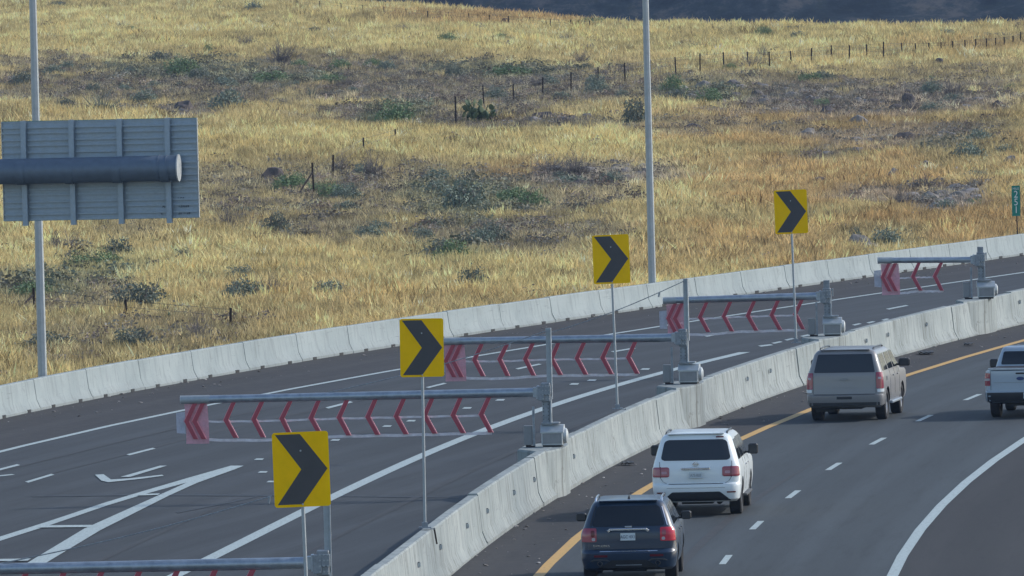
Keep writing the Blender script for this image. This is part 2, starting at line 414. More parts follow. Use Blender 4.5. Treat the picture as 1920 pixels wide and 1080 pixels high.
# mountain: slopes fall left, into shade; dark brush, shade and haze put in its colour
def mtn(X, Y):
    t = np.clip((Y-1500)/2600, 0, 1)
    base = -52 + 330*t**1.05
    base = base + np.clip(X+200, -600, 900)*.10*t*1.2 + 70*np.clip((X-0)/400, -1, 1.5)*t
    out = np.zeros_like(X)
    for i in range(X.shape[0]):
        for j in range(X.shape[1]):
            x, y = X[i, j], Y[i, j]
            n = noise.fractal(Vector((x*.006, y*.0035, 3.1)), .9, 2.1, 5)
            g = abs(noise.noise(Vector((x*.010+y*.006, y*.0018, 7.7))))
            out[i, j] = (n*26 + g*30)
    return base + out*np.clip((Y-1480)/350, 0, 1)
a = Mat('brush_covered_slope', (.05, .05, .04), .95, spec=.1)
vz = a.coord((1, .42, 1))
c = a.ramp(a.noise(.09, vz, 8, .8), [(.40, (.002, .006, .010)), (.50, (.018, .028, .034)), (.60, (.075, .07, .065))])  # brush tones darkened and blued for hillside shade and distance haze
c = a.mix(c, (.08, .065, .05), a.ramp(a.noise(.012, vz, 5, .6), [(.55, g3(0)), (.7, g3(.5))]))
c = a.mix(c, (.015, .022, .016), a.ramp(a.noise(.35, vz, 4, .8), [(.55, g3(0)), (.66, g3(.8))]))
a.set('Base Color', c); M['slope'] = a.m
o = grid_mesh('mountain', np.arange(-420, 560, 9.), np.concatenate([np.arange(1480, 2600, 12.), np.arange(2600, 4300, 60.)]), mtn, M['slope']); o['kind'] = 'structure'

# ------------------------------------------------------------------ field cover
BLOBS = [ # px, py, rx, ry, kind, weight : s scrub, o orange, p pale, g greenish, r rocky grey
 (300,165,330,42,'s',.9),(620,140,330,34,'s',.8),(870,170,330,34,'s',1),(1130,165,200,36,'s',.8),(1450,175,230,30,'s',.8),(90,155,130,42,'s',.8),
 (720,222,150,20,'s',.9),(930,235,200,20,'s',1),(700,375,330,60,'s',.75),(1010,380,160,45,'s',.8),(960,455,190,36,'s',.85),(450,380,120,55,'s',.7),
 (620,430,130,40,'s',.8),(90,560,150,35,'s',.7),(340,640,150,45,'s',.45),(140,650,110,45,'s',.5),(1780,160,180,35,'s',.6),(1650,200,300,35,'r',.7),
 (1540,300,70,16,'s',.8),(1650,380,110,16,'r',.7),(1480,250,80,14,'s',.6),(1840,250,90,20,'s',.7),(1580,200,60,16,'s',.7),(1150,335,140,18,'r',.8),(1770,385,80,26,'r',1),(1720,265,160,30,'r',.6),(1280,245,130,18,'s',.6),(240,440,80,25,'s',.5),(360,215,70,14,'r',.8),
 (1600,250,300,60,'o',.7),(1560,345,250,60,'o',.75),(1420,480,240,45,'o',.6),(1800,430,220,50,'o',.8),(1250,500,150,40,'o',.4),(520,560,160,30,'o',.35),
 (960,335,80,18,'o',.8),(960,38,260,12,'o',.8),(1840,90,160,14,'o',.5),(1850,300,150,60,'o',.5),(600,170,60,10,'o',.6),(820,620,500,60,'o',.25),
 (900,75,1200,32,'p',1),(300,45,500,60,'p',.9),(800,275,430,30,'p',.8),(500,270,140,30,'p',.6),(1000,520,400,40,'p',.35),(300,540,300,60,'p',.4),(1500,130,300,12,'p',.3),
 (740,225,60,20,'g',.8),(870,385,110,40,'g',.6),(200,510,90,28,'g',.6),(950,135,120,14,'g',.5),(340,130,140,22,'g',.5),(500,150,120,12,'g',.5),
 (1330,180,90,18,'g',.6),(1810,295,90,30,'g',.5),(850,490,80,24,'g',.6),(60,550,90,24,'g',.6),(1660,460,80,24,'g',.5),
]
PAL = {'b': (.62, .50, .245), 's': (.27, .245, .18), 'o': (.43, .275, .13), 'p': (.65, .54, .255), 'g': (.20, .25, .15), 'r': (.30, .27, .245)}
def nz(x, y, s, o=0.0):
    out = np.empty(len(x))
    for i in range(len(x)): out[i] = noise.noise(Vector((x[i]*s, y[i]*s*.45, o)))
    return out
def cover(x, y):
    px, py = proj(x, y, hgt(x, y))
    wob = nz(x, y, .35, 2.2); wob2 = nz(x, y, .12, 5.5)
    w = {}
    for cx, cy, rx_, ry_, k, s in BLOBS:
        d = ((px-cx)/rx_)**2+((py-cy)/ry_)**2
        v = s*np.clip(1.5-d+wob*1.5+wob2*.9, 0, 1)
        w[k] = np.maximum(w.get(k, 0), v)
    return px, py, w, wob, wob2
n1, n2 = 95000, 80000
def scatter(n, ya, yb, pw=1.0):
    u = rng.random(n); y = ya+(yb-ya)*u**pw
    x = (rng.random(n)-.5)*1.16*1920/F*y
    return x, y
xa, ya_ = scatter(n1, 326, 620, .9); xb, yb_ = scatter(n2, 610, 1110, .95)
gx = np.concatenate([xa, xb]); gy = np.concatenate([ya_, yb_])
keep = (gx < far_base.x(gy)-1.1) & (gy < ridge(gx)+6)
gx, gy = gx[keep], gy[keep]
px, py, w, wob, wob2 = cover(gx, gy)
colr = np.tile(np.array(PAL['b']), (len(gx), 1))
for k in ('p', 'o', 's', 'r', 'g'):
    ww = np.clip(w[k], 0, 1)[:, None]*(.85 if k != 'g' else .6); colr = colr*(1-ww)+np.array(PAL[k])*ww
shade_tufts = rng.random(len(gx)) < .06; colr[shade_tufts] *= np.array([[.42, .40, .40]])  # random tufts darkened to stand in for shaded gaps between clumps
far_t = np.clip((gy-560)/350, 0, 1)[:, None]
wob3 = nz(gx, gy, .9, 9.1); wob4 = nz(gx, gy, .045, 12.3)
bare = (wob3 > .30)&(gy < 640)&(rng.random(len(gx)) < .6)
colr *= (1.02+.30*wob2+.20*wob+.38*wob3+.2*wob4)[:, None]
brn = np.clip(wob3*1.2+wob*.8-.15, 0, 1)[:, None]*.55; colr = colr*(1-brn)+colr*np.array([[.86, .72, .55]])*brn
colr *= np.exp(rng.normal(0, .33, len(gx)))[:, None]*np.where(far_t > 0, 1, 1)
scr = np.clip(w['s']+w['r'], 0, 1)
size = (.42+.25*rng.random(len(gx)))*(1-.35*scr)*(1+.35*wob+.5*wob3)*np.where(gy > 610, 1.05, 1)
drop = (rng.random(len(gx)) < scr*.4) | bare
gx, gy, colr, size, scr = gx[~drop], gy[~drop], colr[~drop], size[~drop], scr[~drop]

def tuft_mesh(name, n, spread, bw, lean, seed, head=True):
    r = random.Random(seed); v = []; f = []
    for i in range(n):
        a_ = r.random()*6.283; d = spread*math.sqrt(r.random()); bx, by = d*math.cos(a_), d*math.sin(a_)
        L = .55+.45*r.random(); la = r.random()*6.283; ln = lean*r.random()*L
        tx, ty = bx+ln*math.cos(la), by+ln*math.sin(la)
        wa = r.random()*3.1416; wx, wy = bw*math.cos(wa), bw*math.sin(wa)
        b = len(v)
        mx, my = bx+(tx-bx)*.55, by+(ty-by)*.55
        v += [(bx-wx*.5, by-wy*.5, -.05), (bx+wx*.5, by+wy*.5, -.05), (mx+wx*.55, my+wy*.55, L*.62), (mx-wx*.55, my-wy*.55, L*.62), (tx, ty, L)]
        f += [(b, b+1, b+2, b+3), (b+3, b+2, b+4)]
    me = bpy.data.meshes.new(name); me.from_pydata(v, [], f); me.update(); return me
def inst_material(name, tr=.3, rough=.8):
    a = Mat(name, (.4, .3, .1), rough, spec=.15)
    at = a.n.new('ShaderNodeAttribute'); at.attribute_type = 'INSTANCER'; at.attribute_name = 'tint'
    a.set('Base Color', at.outputs['Color'])
    out = a.n['Material Output']; t = a.n.new('ShaderNodeBsdfTranslucent'); a.l.new(at.outputs['Color'], t.inputs[0])
    mx = a.n.new('ShaderNodeMixShader'); mx.inputs[0].default_value = tr
    a.l.new(a.b.outputs[0], mx.inputs[1]); a.l.new(t.outputs[0], mx.inputs[2]); a.l.new(mx.outputs[0], out.inputs[0]); return a.m
def gn_scatter(name, pos, tint, scl, meshes, mat, label, cat):
    n = len(pos)
    me = bpy.data.meshes.new(name); me.vertices.add(n); me.vertices.foreach_set('co', np.asarray(pos, np.float32).ravel())
    at = me.attributes.new('tint', 'FLOAT_COLOR', 'POINT'); at.data.foreach_set('color', np.concatenate([tint, np.ones((n, 1))], 1).astype(np.float32).ravel())
    at = me.attributes.new('scl', 'FLOAT_VECTOR', 'POINT'); at.data.foreach_set('vector', np.asarray(scl, np.float32).ravel())
    rot = np.zeros((n, 3), np.float32); rot[:, 2] = rng.random(n)*6.283; rot[:, 0] = rng.normal(0, .12, n); rot[:, 1] = rng.normal(0, .12, n)
    at = me.attributes.new('rot', 'FLOAT_VECTOR', 'POINT'); at.data.foreach_set('vector', rot.ravel())
    at = me.attributes.new('pick', 'INT', 'POINT'); at.data.foreach_set('value', rng.integers(0, len(meshes), n).astype(np.int32))
    me.update()
    ob = link(name, me, None); tag(ob, label, cat, kind='stuff')
    src = bpy.data.collections.new(name+'_sources')
    for i, sm in enumerate(meshes):
        sm.materials.clear(); sm.materials.append(mat)
        so = bpy.data.objects.new('%s_source_%02d' % (name, i), sm); src.objects.link(so)
    ng = bpy.data.node_groups.new(name+'_nodes', 'GeometryNodeTree')
    ng.interface.new_socket('Geometry', in_out='INPUT', socket_type='NodeSocketGeometry')
    ng.interface.new_socket('Geometry', in_out='OUTPUT', socket_type='NodeSocketGeometry')
    N = ng.nodes; L = ng.links
    gi = N.new('NodeGroupInput'); go = N.new('NodeGroupOutput')
    m2p = N.new('GeometryNodeMeshToPoints'); ci = N.new('GeometryNodeCollectionInfo'); ci.inputs[0].default_value = src
    ci.inputs['Separate Children'].default_value = True
    iop = N.new('GeometryNodeInstanceOnPoints'); iop.inputs['Pick Instance'].default_value = True
    def attr(nm, ty):
        q = N.new('GeometryNodeInputNamedAttribute'); q.data_type = ty; q.inputs[0].default_value = nm; return q
    L.new(gi.outputs[0], m2p.inputs[0]); L.new(m2p.outputs[0], iop.inputs['Points']); L.new(ci.outputs[0], iop.inputs['Instance'])
    L.new(attr('pick', 'INT').outputs[0], iop.inputs['Instance Index'])
    e2r = N.new('FunctionNodeEulerToRotation'); L.new(attr('rot', 'FLOAT_VECTOR').outputs[0], e2r.inputs[0]); L.new(e2r.outputs[0], iop.inputs['Rotation'])
    L.new(attr('scl', 'FLOAT_VECTOR').outputs[0], iop.inputs['Scale']); L.new(iop.outputs[0], go.inputs[0])
    md = ob.modifiers.new('scatter', 'NODES'); md.node_group = ng
    return ob
M['grass'] = inst_material('dry_grass_blades', .4)
tm = [tuft_mesh('grass_tuft', 15, .34, .030, .35, s) for s in range(4)]+[tuft_mesh('bent_tuft', 16, .40, .030, 1.1, 7), tuft_mesh('bent_tuft', 14, .45, .034, .9, 8), tuft_mesh('stalk_tuft', 8, .5, .026, .2, 9)]
pos = np.stack([gx, gy, hgt(gx, gy)], -1)
hw = size*(1.0+.25*rng.random(len(size)))
scl = np.stack([hw*1.7, hw*1.7, size*1.0], -1)
gn_scatter('dry_grass', pos, np.clip(colr, .01, .9), scl, tm, M['grass'], 'tall dry yellow grass covering the open field beyond the far concrete barrier', 'grass')

# low scrub (uncountable grey brown twigs) between the grass
def bush_mesh(name, n, seed, lw=.05, ll=.09, flat=.6, hollow=.35):
    r = random.Random(seed); v = []; f = []
    for i in range(n):
        a_ = r.random()*6.283; e = math.asin(r.random()**.8)
        rad = (hollow+(1-hollow)*r.random()**.5)*(.78+.3*noise.noise(Vector((math.cos(a_)*1.6, math.sin(a_)*1.6, e*2+seed))))
        c_ = Vector((rad*math.cos(e)*math.cos(a_), rad*math.cos(e)*math.sin(a_), rad*math.sin(e)*flat*1.25+.02))
        d1 = Vector((r.gauss(0, 1), r.gauss(0, 1), r.gauss(0, 1)+.6)).normalized(); d2 = d1.cross(Vector((r.gauss(0, 1), r.gauss(0, 1), r.gauss(0, 1)))).normalized()
        b = len(v); s = .7+.7*r.random()
        v += [tuple(c_-d2*lw*s*.5), tuple(c_+d1*ll*s*.5), tuple(c_+d2*lw*s*.5), tuple(c_-d1*ll*s*.5)]
        f.append((b, b+1, b+2, b+3))
    me = bpy.data.meshes.new(name); me.from_pydata(v, [], f); me.update(); return me
ns = 21000
sx, sy = scatter(ns*3, 328, 1000, 1.0)
k = (sx < far_base.x(sy)-1.6) & (sy < ridge(sx)-4); sx, sy = sx[k], sy[k]
px, py, w, wob, wob2 = cover(sx, sy)
den = np.clip(w['s']*.8+w['g']*.7+w['r']*.5+w['o']*.12, 0, 1)+.035
k = rng.random(len(sx)) < den*.55
sx, sy = sx[k], sy[k]; gk = w['g'][k]; rk = w['r'][k]
t = np.array([.20, .195, .16])[None]*(1-gk[:, None])+np.array([.15, .20, .13])[None]*gk[:, None]
t = t*np.exp(rng.normal(0, .3, len(sx)))[:, None]; t[:, 0] *= 1+.25*rng.random(len(sx))
sz = .26+.30*rng.random(len(sx))+np.where(rng.random(len(sx)) < .12, .35, 0)*(gk+.6)
M['scrub'] = inst_material('low_scrub_leaves', .1)
gn_scatter('low_scrub', np.stack([sx, sy, hgt(sx, sy)], -1), t, np.stack([sz*1.35, sz*1.35, sz*1.0], -1),
           [bush_mesh('scrub', 170, s, .09, .13, .8, .1) for s in range(3)], M['scrub'], 'low grey brown scrub growing between the dry grass of the field', 'scrub')
print('grass', len(gx), 'scrub', len(sx))
# ------------------------------------------------------------------ concrete barriers
def mh(y): return float(np.interp(y, [245, 375], [1.19, 1.03]))     # the median gets lower towards the bend
def fh(y): return float(np.interp(y, [335, 430], [.86, .73]))
def on_median(px, py):
    z = 1.1
    for _ in range(6): z = mh(P(px, py, z).y)
    return P(px, py, z)
def barrier_segment(name, curve, ya, yb, prof, mat, parent, org, n=4):
    mb = MB(); vs = []; fs = []; k = len(prof)
    for i in range(n):
        y = ya+(yb-ya)*i/(n-1)
        k_ = mh(y)/1.15 if curve is med_base else fh(y)/.86
        for s_, z in prof: p = curve.at(y, s_, z if z < .2 else z*k_); vs.append((p.x-org.x, p.y-org.y, p.z))
    for i in range(n-1):
        for j in range(k):
            j2 = (j+1) % k; fs.append((i*k+j, i*k+j2, (i+1)*k+j2, (i+1)*k+j))
    fs.append(tuple(range(k))); fs.append(tuple((n-1)*k+j for j in range(k-1, -1, -1)))
    mb.add(vs, fs); return mb.build(name, mat, parent, smooth=True, ang=25)
PF = [(0, 0), (0, .075), (-.035, .11), (-.12, .31), (-.185, .83), (-.205, .86), (-.355, .86), (-.375, .83), (-.44, .31), (-.525, .11), (-.56, .075), (-.56, 0)]
org = far_base.at(360); org.z = 0
fb = empty('concrete_barrier', org, 0, 'long white precast jersey barrier along the dry grass field beyond the flex lanes', 'barrier')
joints = [(57,712),(155,693),(253,675),(352,657),(450,645),(549,628),(645,617),(743,600),(833,587),(930,572),(1025,560),(1117,548),(1207,535),(1297,523),(1383,512),(1465,500),(1545,488),(1623,478),(1700,468),(1773,460),(1843,450),(1917,440)]
jY = [far_base.y_at_px(x, .86, -.28) for x, y in joints]
jf = np.polyfit(range(len(jY)), jY, 3)
jS = {k: (jY[k] if 0 <= k < len(jY) else None) for k in range(-12, 34)}
d0 = np.polyval(jf, 1)-np.polyval(jf, 0); d1 = np.polyval(jf, 21)-np.polyval(jf, 20)
for k in range(-1, -13, -1): jS[k] = jY[0]+k*d0
for k in range(22, 34): jS[k] = jY[-1]+(k-21)*d1
dm = MB(); dm.box((0, 0, 0), (.05, .34, .09)); dmesh = dm.mesh('drain_slot')
for k in range(-12, 33):
    a_, b_ = jS[k], jS[k+1]; g = .022
    sg = barrier_segment('barrier_segment', far_base, a_+g, b_-g, PF, M['concrete_far'], fb, org)
    sg.location.z = random.uniform(-.012, .008)
    for t in (.24, .76):
        y = a_+(b_-a_)*t; p = far_base.at(y, -.012, .04)
        d = link('drain_slot', dmesh, M['black'], fb, loc=p-org); d.rotation_euler[2] = -math.atan(far_base.slope(y))
PM = [(0, 0), (0, .09), (-.03, .12), (-.12, .34), (-.19, 1.12), (-.215, 1.15), (-.405, 1.15), (-.43, 1.12), (-.50, .34), (-.59, .12), (-.62, .09), (-.62, 0)]
org = med_base.at(300); org.z = 0
md_ = empty('median_barrier', org, 0, 'stained white cast concrete median barrier between the two carriageways, carrying gates and chevron signs', 'barrier')
ys_ = [190]
# joints of the median, measured where visible
mj = sorted([med_base.y_at_px(x, .5, -.1) for x in (733, 905, 1010, 1098, 1238, 1345, 1392, 1500, 1612, 1790, 1903)])
st = [mj[0]-6.1*k for k in range(12, 0, -1)]+mj+[mj[-1]+6.1*k for k in range(1, 16)]
for i, (a_, b_) in enumerate(zip(st[:-1], st[1:])):
    sg = barrier_segment('barrier_segment', med_base, a_+.018, b_-.018, PM, M['concrete_median'], md_, org, 5)
    sg.location = (random.uniform(-.02, .015), 0, random.uniform(-.045, .02))
rf = MB(); rf.box((0, 0, 0), (.035, .10, .11), mi=0); rf.box((.012, -.052, 0), (.06, .006, .09), mi=1); rmesh = rf.mesh('reflector'); 
for mt in (M['black'], M['cabinet_light']): rmesh.materials.append(mt)
for x in (783,824,874,912,962,1000,1074,1316,1400,1443,1623,1664,1736,1850,1911,560,640,710):
    y = med_base.y_at_px(x, .66, -.15) if x > 720 else 250-(720-x)*.35
    p = med_base.at(y, -.125, .68); d = link('reflector', rmesh, None, md_, loc=p-org); d.rotation_euler[2] = -math.atan(med_base.slope(y))
# broken and patched skin on the median face
def patch_on_median(y0, y1, z0, z1, seed):
    r = random.Random(seed); mb = MB(); n = 22; vs = []; fs = []
    for i in range(n):
        y = y0+(y1-y0)*i/(n-1); e = math.sin(math.pi*i/(n-1))**.5
        za = z0+(1-e)*(z1-z0)*.4+r.uniform(0, .05); zb = z1-(1-e)*(z1-z0)*.4-r.uniform(0, .07)
        for j in range(5):
            z = za+(zb-za)*j/4
            s_ = -.19*(z-.34)/.72*.37-.12 if z > .34 else -.03-.09*(z-.12)/.22
            p = med_base.at(y, s_+.008+(r.uniform(0, .012) if 0 < j < 4 else -.01), z); vs.append((p.x-org.x, p.y-org.y, p.z))
    for i in range(n-1):
        for j in range(4): fs.append((i*5+j, i*5+j+1, (i+1)*5+j+1, (i+1)*5+j))
    mb.add(vs, fs); mb.build('repair_patch', M['patch'], md_)

# ------------------------------------------------------------------ gates
HUBZ = 1.36
bar_pts = [(.105, 0), (-.105, -.40), (.105, -.84)]   # x, z of the centre line
def chevron_bar_mesh(w, d, name):
    mb = MB(); h = w/2
    poly = [(.105-h, 0), (-.105-h, -.42), (.105-h, -.84), (.105+h, -.84), (-.105+h*1.1, -.42), (.105+h, 0)]
    mb.prism(poly, -d, d); return mb.mesh(name)
barm = chevron_bar_mesh(.098, .03, 'chevron_bar')
def edge_mesh():
    mb = MB(); o_ = .049
    mb.prism([(-.105+o_, -.43), (.105+o_, -.84), (.105+o_+.022, -.84), (-.105+o_+.026, -.41)], -.030, .030)
    mb.prism([(.105-o_-.022, -.02), (-.105-o_-.022, -.42), (-.105-o_, -.42), (.105-o_, -.02)], -.026, .026); return mb.mesh('reflective_edge')
edgem = edge_mesh()
gate_root = empty
def make_gate(px, py, z, rz, nb, s0, L, mast_h, tilt, label, HUBZ=1.36, Y=None, cable=True, panel=True, twin=True):
    p = on_median(px, py) if Y is None else Vector((PY(px, py, Y).x, Y, z))
    g = empty('warning_gate', p, rz, label, 'traffic gate', 'swing gates with red chevrons mounted on the median barrier')
    # cabinet
    mb = MB(); 
    prof = [(-.235, .05), (.235, .05), (.235, .34), (.20, .36), (-.20, .36), (-.235, .34)]
    # body of the cabinet: front door below a sloping hood
    mb.box((.14, .0, .20), (.50, .46, .30), bev=.012)
    cb = mb.build('cabinet', M['cabinet_light'], g)
    h = MB(); 
    yz = [(-.26, .34), (-.26, .37), (-.10, .52), (.16, .52), (.27, .38), (.27, .34)]
    vs = [(-.13, y, z_) for y, z_ in yz]+[(.41, y, z_) for y, z_ in yz]; n = len(yz)
    h.add(vs, [tuple(range(n)), tuple(range(2*n-1, n-1, -1))]+[(i, (i+1) % n, (i+1) % n+n, i+n) for i in range(n)])
    h.build('cabinet_hood', M['cabinet_light'], cb)
    h = MB(); h.box((.14, -.236, .205), (.44, .014, .24)); h.build('cabinet_door', M['cabinet'], cb)
    h = MB(); h.box((.14, 0, .025), (.44, .40, .05)); h.build('cabinet_base', M['black_gloss'], cb)
    h = MB()
    h.lathe([(.395, 0), (.395, .19), (.47, .17), (.50, .10), (.50, 0)], 'x', 16, (0, 0, .26)); h.build('motor_cover', M['cabinet_light'], cb, smooth=True)
    # control box on its own little post
    h = MB(); h.box((-.44, .02, .28), (.21, .18, .46), bev=.008); h.build('control_box', M['cabinet'], g)
    h = MB(); h.box((-.44, .02, .025), (.12, .10, .05)); h.box((-.36, -.10, .02), (.16, .12, .04)); h.build('anchor_plate', M['rust'], g)
    h = MB(); h.box((-.295, -.10, .48), (.055, .05, .96)); h.build('conduit_post', M['galv_dark'], g)
    # main post
    h = MB(); h.box((.10, 0, .565), (.42, .34, .03)); h.box((.02, -.02, .54), (.26, .26, .03)); h.build('base_plate', M['galv_dark'], g)
    h = MB(); h.box((0, 0, .95), (.165, .16, .74)); 
    pst = h.build('post', M['galv_dark'], g)
    h = MB(); h.box((.115, -.02, .88), (.03, .20, .60)); h.build('post_flange', M['galv'], g)
    h = MB()
    for i in range(6):
        for sx_ in (-.055, .055): h.tube((sx_, -.08, .66+i*.085), (sx_, -.094, .66+i*.085), .012, n=6)
    h.build('bolt_row', M['black_gloss'], pst)
    # hub
    h = MB(); h.box((.0, -.0, HUBZ), (.22, .30, .44), bev=.015); h.box((-.10, -.12, HUBZ-.02), (.16, .14, .34), bev=.01); h.box((.05, -.16, HUBZ+.05), (.16, .06, .22), bev=.01)
    hb = h.build('hub', M['galv_dark'], g)
    h = MB(); h.box((-.19, 0, HUBZ), (.05, .30, .30), bev=.006); h.box((-.25, 0, HUBZ), (.10, .22, .24), bev=.01); h.build('arm_flange', M['galv'], hb)
    h = MB()
    for i in range(4):
        for j in range(3): h.tube((-.05+j*.07, -.19, HUBZ-.15+i*.1), (-.05+j*.07, -.205, HUBZ-.15+i*.1), .016, n=6)
    h.build('hub_bolts', M['galv_matte'], hb)
    # mast (wide flange channel): web and the two flanges
    top = HUBZ+mast_h
    if twin:
        h = MB(); h.box((.075, .10, (1.18+top)/2), (.10, .10, top-1.18)); ms = h.build('mast', M['galv_matte'], g)
        h = MB(); h.box((.136, .085, (1.12+top)/2), (.022, .16, top-1.12)); h.build('mast_flange', M['galv'], ms)
    else:
        h = MB(); h.box((0, .02, (1.3+top)/2), (.17, .16, top-1.3)); ms = h.build('mast', M['galv_dark'], g)
        h = MB(); h.tube((.085, .02, HUBZ+.18), (.15, -.02, HUBZ+.16), .02); h.box((.17, 0, HUBZ+.10), (.03, .12, .22)); h.build('mast_bracket', M['galv'], ms)
    # arm
    tl = math.tan(tilt)
    h = MB()
    x0 = -.28; cuts = [x0-(L+x0)*t for t in (0, .3, .62, .92)]
    az = lambda x: HUBZ+(x-x0)*-tl
    rr = [.108, .102, .096, .09]
    if L > 4:
        for i in range(3):
            h.tube((cuts[i], 0, az(cuts[i])), (cuts[i+1], 0, az(cuts[i+1])), rr[i], rr[i]-.003, 20)
        xe = cuts[3]
    else:
        xe = x0-(L+x0)*.85; h.tube((x0, 0, az(x0)), (xe, 0, az(xe)), .09, .085, 20)
    arm = h.build('arm', M['galv'], g, smooth=True)
    h = MB(); h.tube((xe, 0, az(xe)), (-L, 0, az(-L)), .099, .099, 20)
    h.build('arm_sleeve', M['galv_matte'], arm, smooth=True)
    h = MB(); h.tube((-L, 0, az(-L)), (-L-.02, 0, az(-L)), .10, .10, 20); h.build('end_cap', M['cabinet_light'], arm, smooth=True)
    # hanging red chevron bars
    sp = .672; xs_ = [-(s0+sp*i) for i in range(nb)]
    zt = lambda x: az(x)-.082
    for i, x in enumerate(xs_):
        b = link('chevron_bar', barm, M['red_bar'], g, loc=(x, -.01, zt(x))); b.rotation_euler[1] = random.uniform(-.03, .03)
        e = link('reflective_edge', edgem, M['red_edge'], b)
    # netting panel at the free end with two bars
    if panel:
        xc = -L+.34
        h = MB(); n = 9
        vs = []; fs = []
        for i in range(n):
            for j in range(n):
                u = i/(n-1); v = j/(n-1)
                for d in (0, .006): vs.append((xc-.27+.54*u+.03*math.sin(v*2.2), d+.02*math.sin(u*4+v*3)*v, zt(xc)-.02-.94*v))
        for i in range(n-1):
            for j in range(n-1):
                a_ = (i*n+j)*2; b_ = ((i+1)*n+j)*2; fs += [(a_, b_, b_+2, a_+2), (a_+1, a_+3, b_+3, b_+1)]
        h.add(vs, fs); pn = h.build('netting_panel', M['net_pink'], g)
        h = MB(); h.prism([(xc-.47, zt(xc)-.22), (xc-.265, zt(xc)-.20), (xc-.255, zt(xc)-.72), (xc-.465, zt(xc)-.70)], .002, .008)
        h.build('netting_tab', M['net_pale'], g)
        for dx in (-.12, .07):
            b = link('chevron_bar', barm, M['red_bar'], g, loc=(xc+dx, -.02, zt(xc)-.01)); link('reflective_edge', edgem, M['red_edge'], b)
        xl = xc
    else: xl = -L
    # webbing straps: middle and bottom
    for nm, dz, w_, sag in (('middle_strap', .44, .045, .02), ('bottom_strap', .86, .065, .05)):
        h = MB(); vs = []; fs = []; n = 26; xr = xs_[0]+(.05 if nm == 'middle_strap' else .14)-(.12 if nm == 'middle_strap' else 0)
        for i in range(n):
            t = i/(n-1); x = xl+(xr-xl)*t; z_ = zt(x)-dz-(sag*math.sin(math.pi*min(1, t*2.2)) if t < .45 else 0)+.006*math.sin(i*2.1)
            for dy in (.024, .032): vs += [(x, dy, z_-w_/2), (x, dy, z_+w_/2)]
        for i in range(n-1):
            a_ = i*4; b_ = a_+4; fs += [(a_, b_, b_+1, a_+1), (a_+2, a_+3, b_+3, b_+2), (a_+1, b_+1, b_+3, a_+3), (a_, a_+2, b_+2, b_)]
        h.add(vs, fs); h.build(nm, M['strap'], g)
    if cable:
        h = MB(); xk = -max(L*.60, 2.6); pts = []
        for i in range(13):
            t = i/12; pts.append((.05+(xk-.05)*t, 0, (top-.06)*(1-t)+(az(xk)+.09)*t-.10*math.sin(math.pi*t)))
        h.path(pts, .011, 5); h.tube(pts[2], (pts[2][0]-.02, 0, pts[2][2]-.12), .025, n=6); h.build('stay_cable', M['galv_dark'], g)
    # the concrete plinth under it belongs to the median barrier
    return g
def plinth(g, w=1.0, zt=1.12):
    p = g.location; y = p.y; sl_ = math.atan(med_base.slope(y))
    q = med_base.at(y, 0, 0)
    # from the median's road face out to beyond the gate
    side = (p.x-q.x)*math.cos(sl_)
    lo = side-.62; hi = .10; r_ = random.Random(int(y)); zt = p.z+.003
    plan = [(lo, -.9), (-.25, -2.3), (-.03, -1.5), (hi, -.55), (hi, .75), (-.03, 1.7), (-.25, 2.5), (lo, 1.0)]
    mb = MB(); n = len(plan); cx = sum(a_[0] for a_ in plan)/n; vs = []
    for z_, k_ in ((.34, 0.0), (zt-.04, 0.0), (zt, .035)):
        for (x_, y_) in plan: vs.append((x_+(cx-x_)*k_, y_*(1-k_*.6), z_))
    # foot of the plinth keeps the sloping toe of the barrier
    vs = [(x_+(.02 if x_ > -.25 else 0), y_, 0.0) for x_, y_ in plan]+vs
    fs = [tuple(range(n-1, -1, -1)), tuple(3*n+i for i in range(n))]
    for k_ in range(3): fs += [(k_*n+i, k_*n+(i+1) % n, (k_+1)*n+(i+1) % n, (k_+1)*n+i) for i in range(n)]
    mb.add(vs, fs)
    o = mb.build('gate_plinth', M['patch'] if abs(y-323) < 12 else M['concrete_median'], md_); o.location = Vector((q.x, q.y, 0))-org; o.rotation_euler[2] = -sl_
    0 and print('gate side', round(side, 2), 'Y', round(y, 1))
gates = []
gates.append(make_gate(600, 0, 1.0, -.02, 9, 1.34, 9.6, 1.53, R(.2), 'nearest gate, arm cut off at the bottom left corner of the view', Y=217))
g = gates[0]; pz = PY(600, 1055, 217).z-HUBZ; g.location.z = pz; g.location.x = PY(606, 1055, 217).x
gates.append(make_gate(1026, 838, 1.17, -.10, 10, 1.44, 8.63, 1.50, R(-.1), 'second gate from the camera, complete long arm with ten red chevron bars', 1.29))
gates.append(make_gate(1283, 720, 1.17, -.14, 7, 1.35, 6.35, 1.52, R(.1), 'third gate from the camera, arm end partly behind a yellow chevron sign', 1.21))
gates.append(make_gate(1552, 630, 1.17, -.05, 5, .80, 4.6, .44, R(-.4), 'fourth gate, medium arm with five chevron bars behind the silver SUV', 1.13, cable=False, twin=False))
gates.append(make_gate(1840, 560, 1.17, .02, 2, 1.28, 3.08, .38, R(1.0), 'farthest gate, shortest arm with two chevron bars near the right edge', 1.18, cable=False, twin=False))
for g in gates: plinth(g)

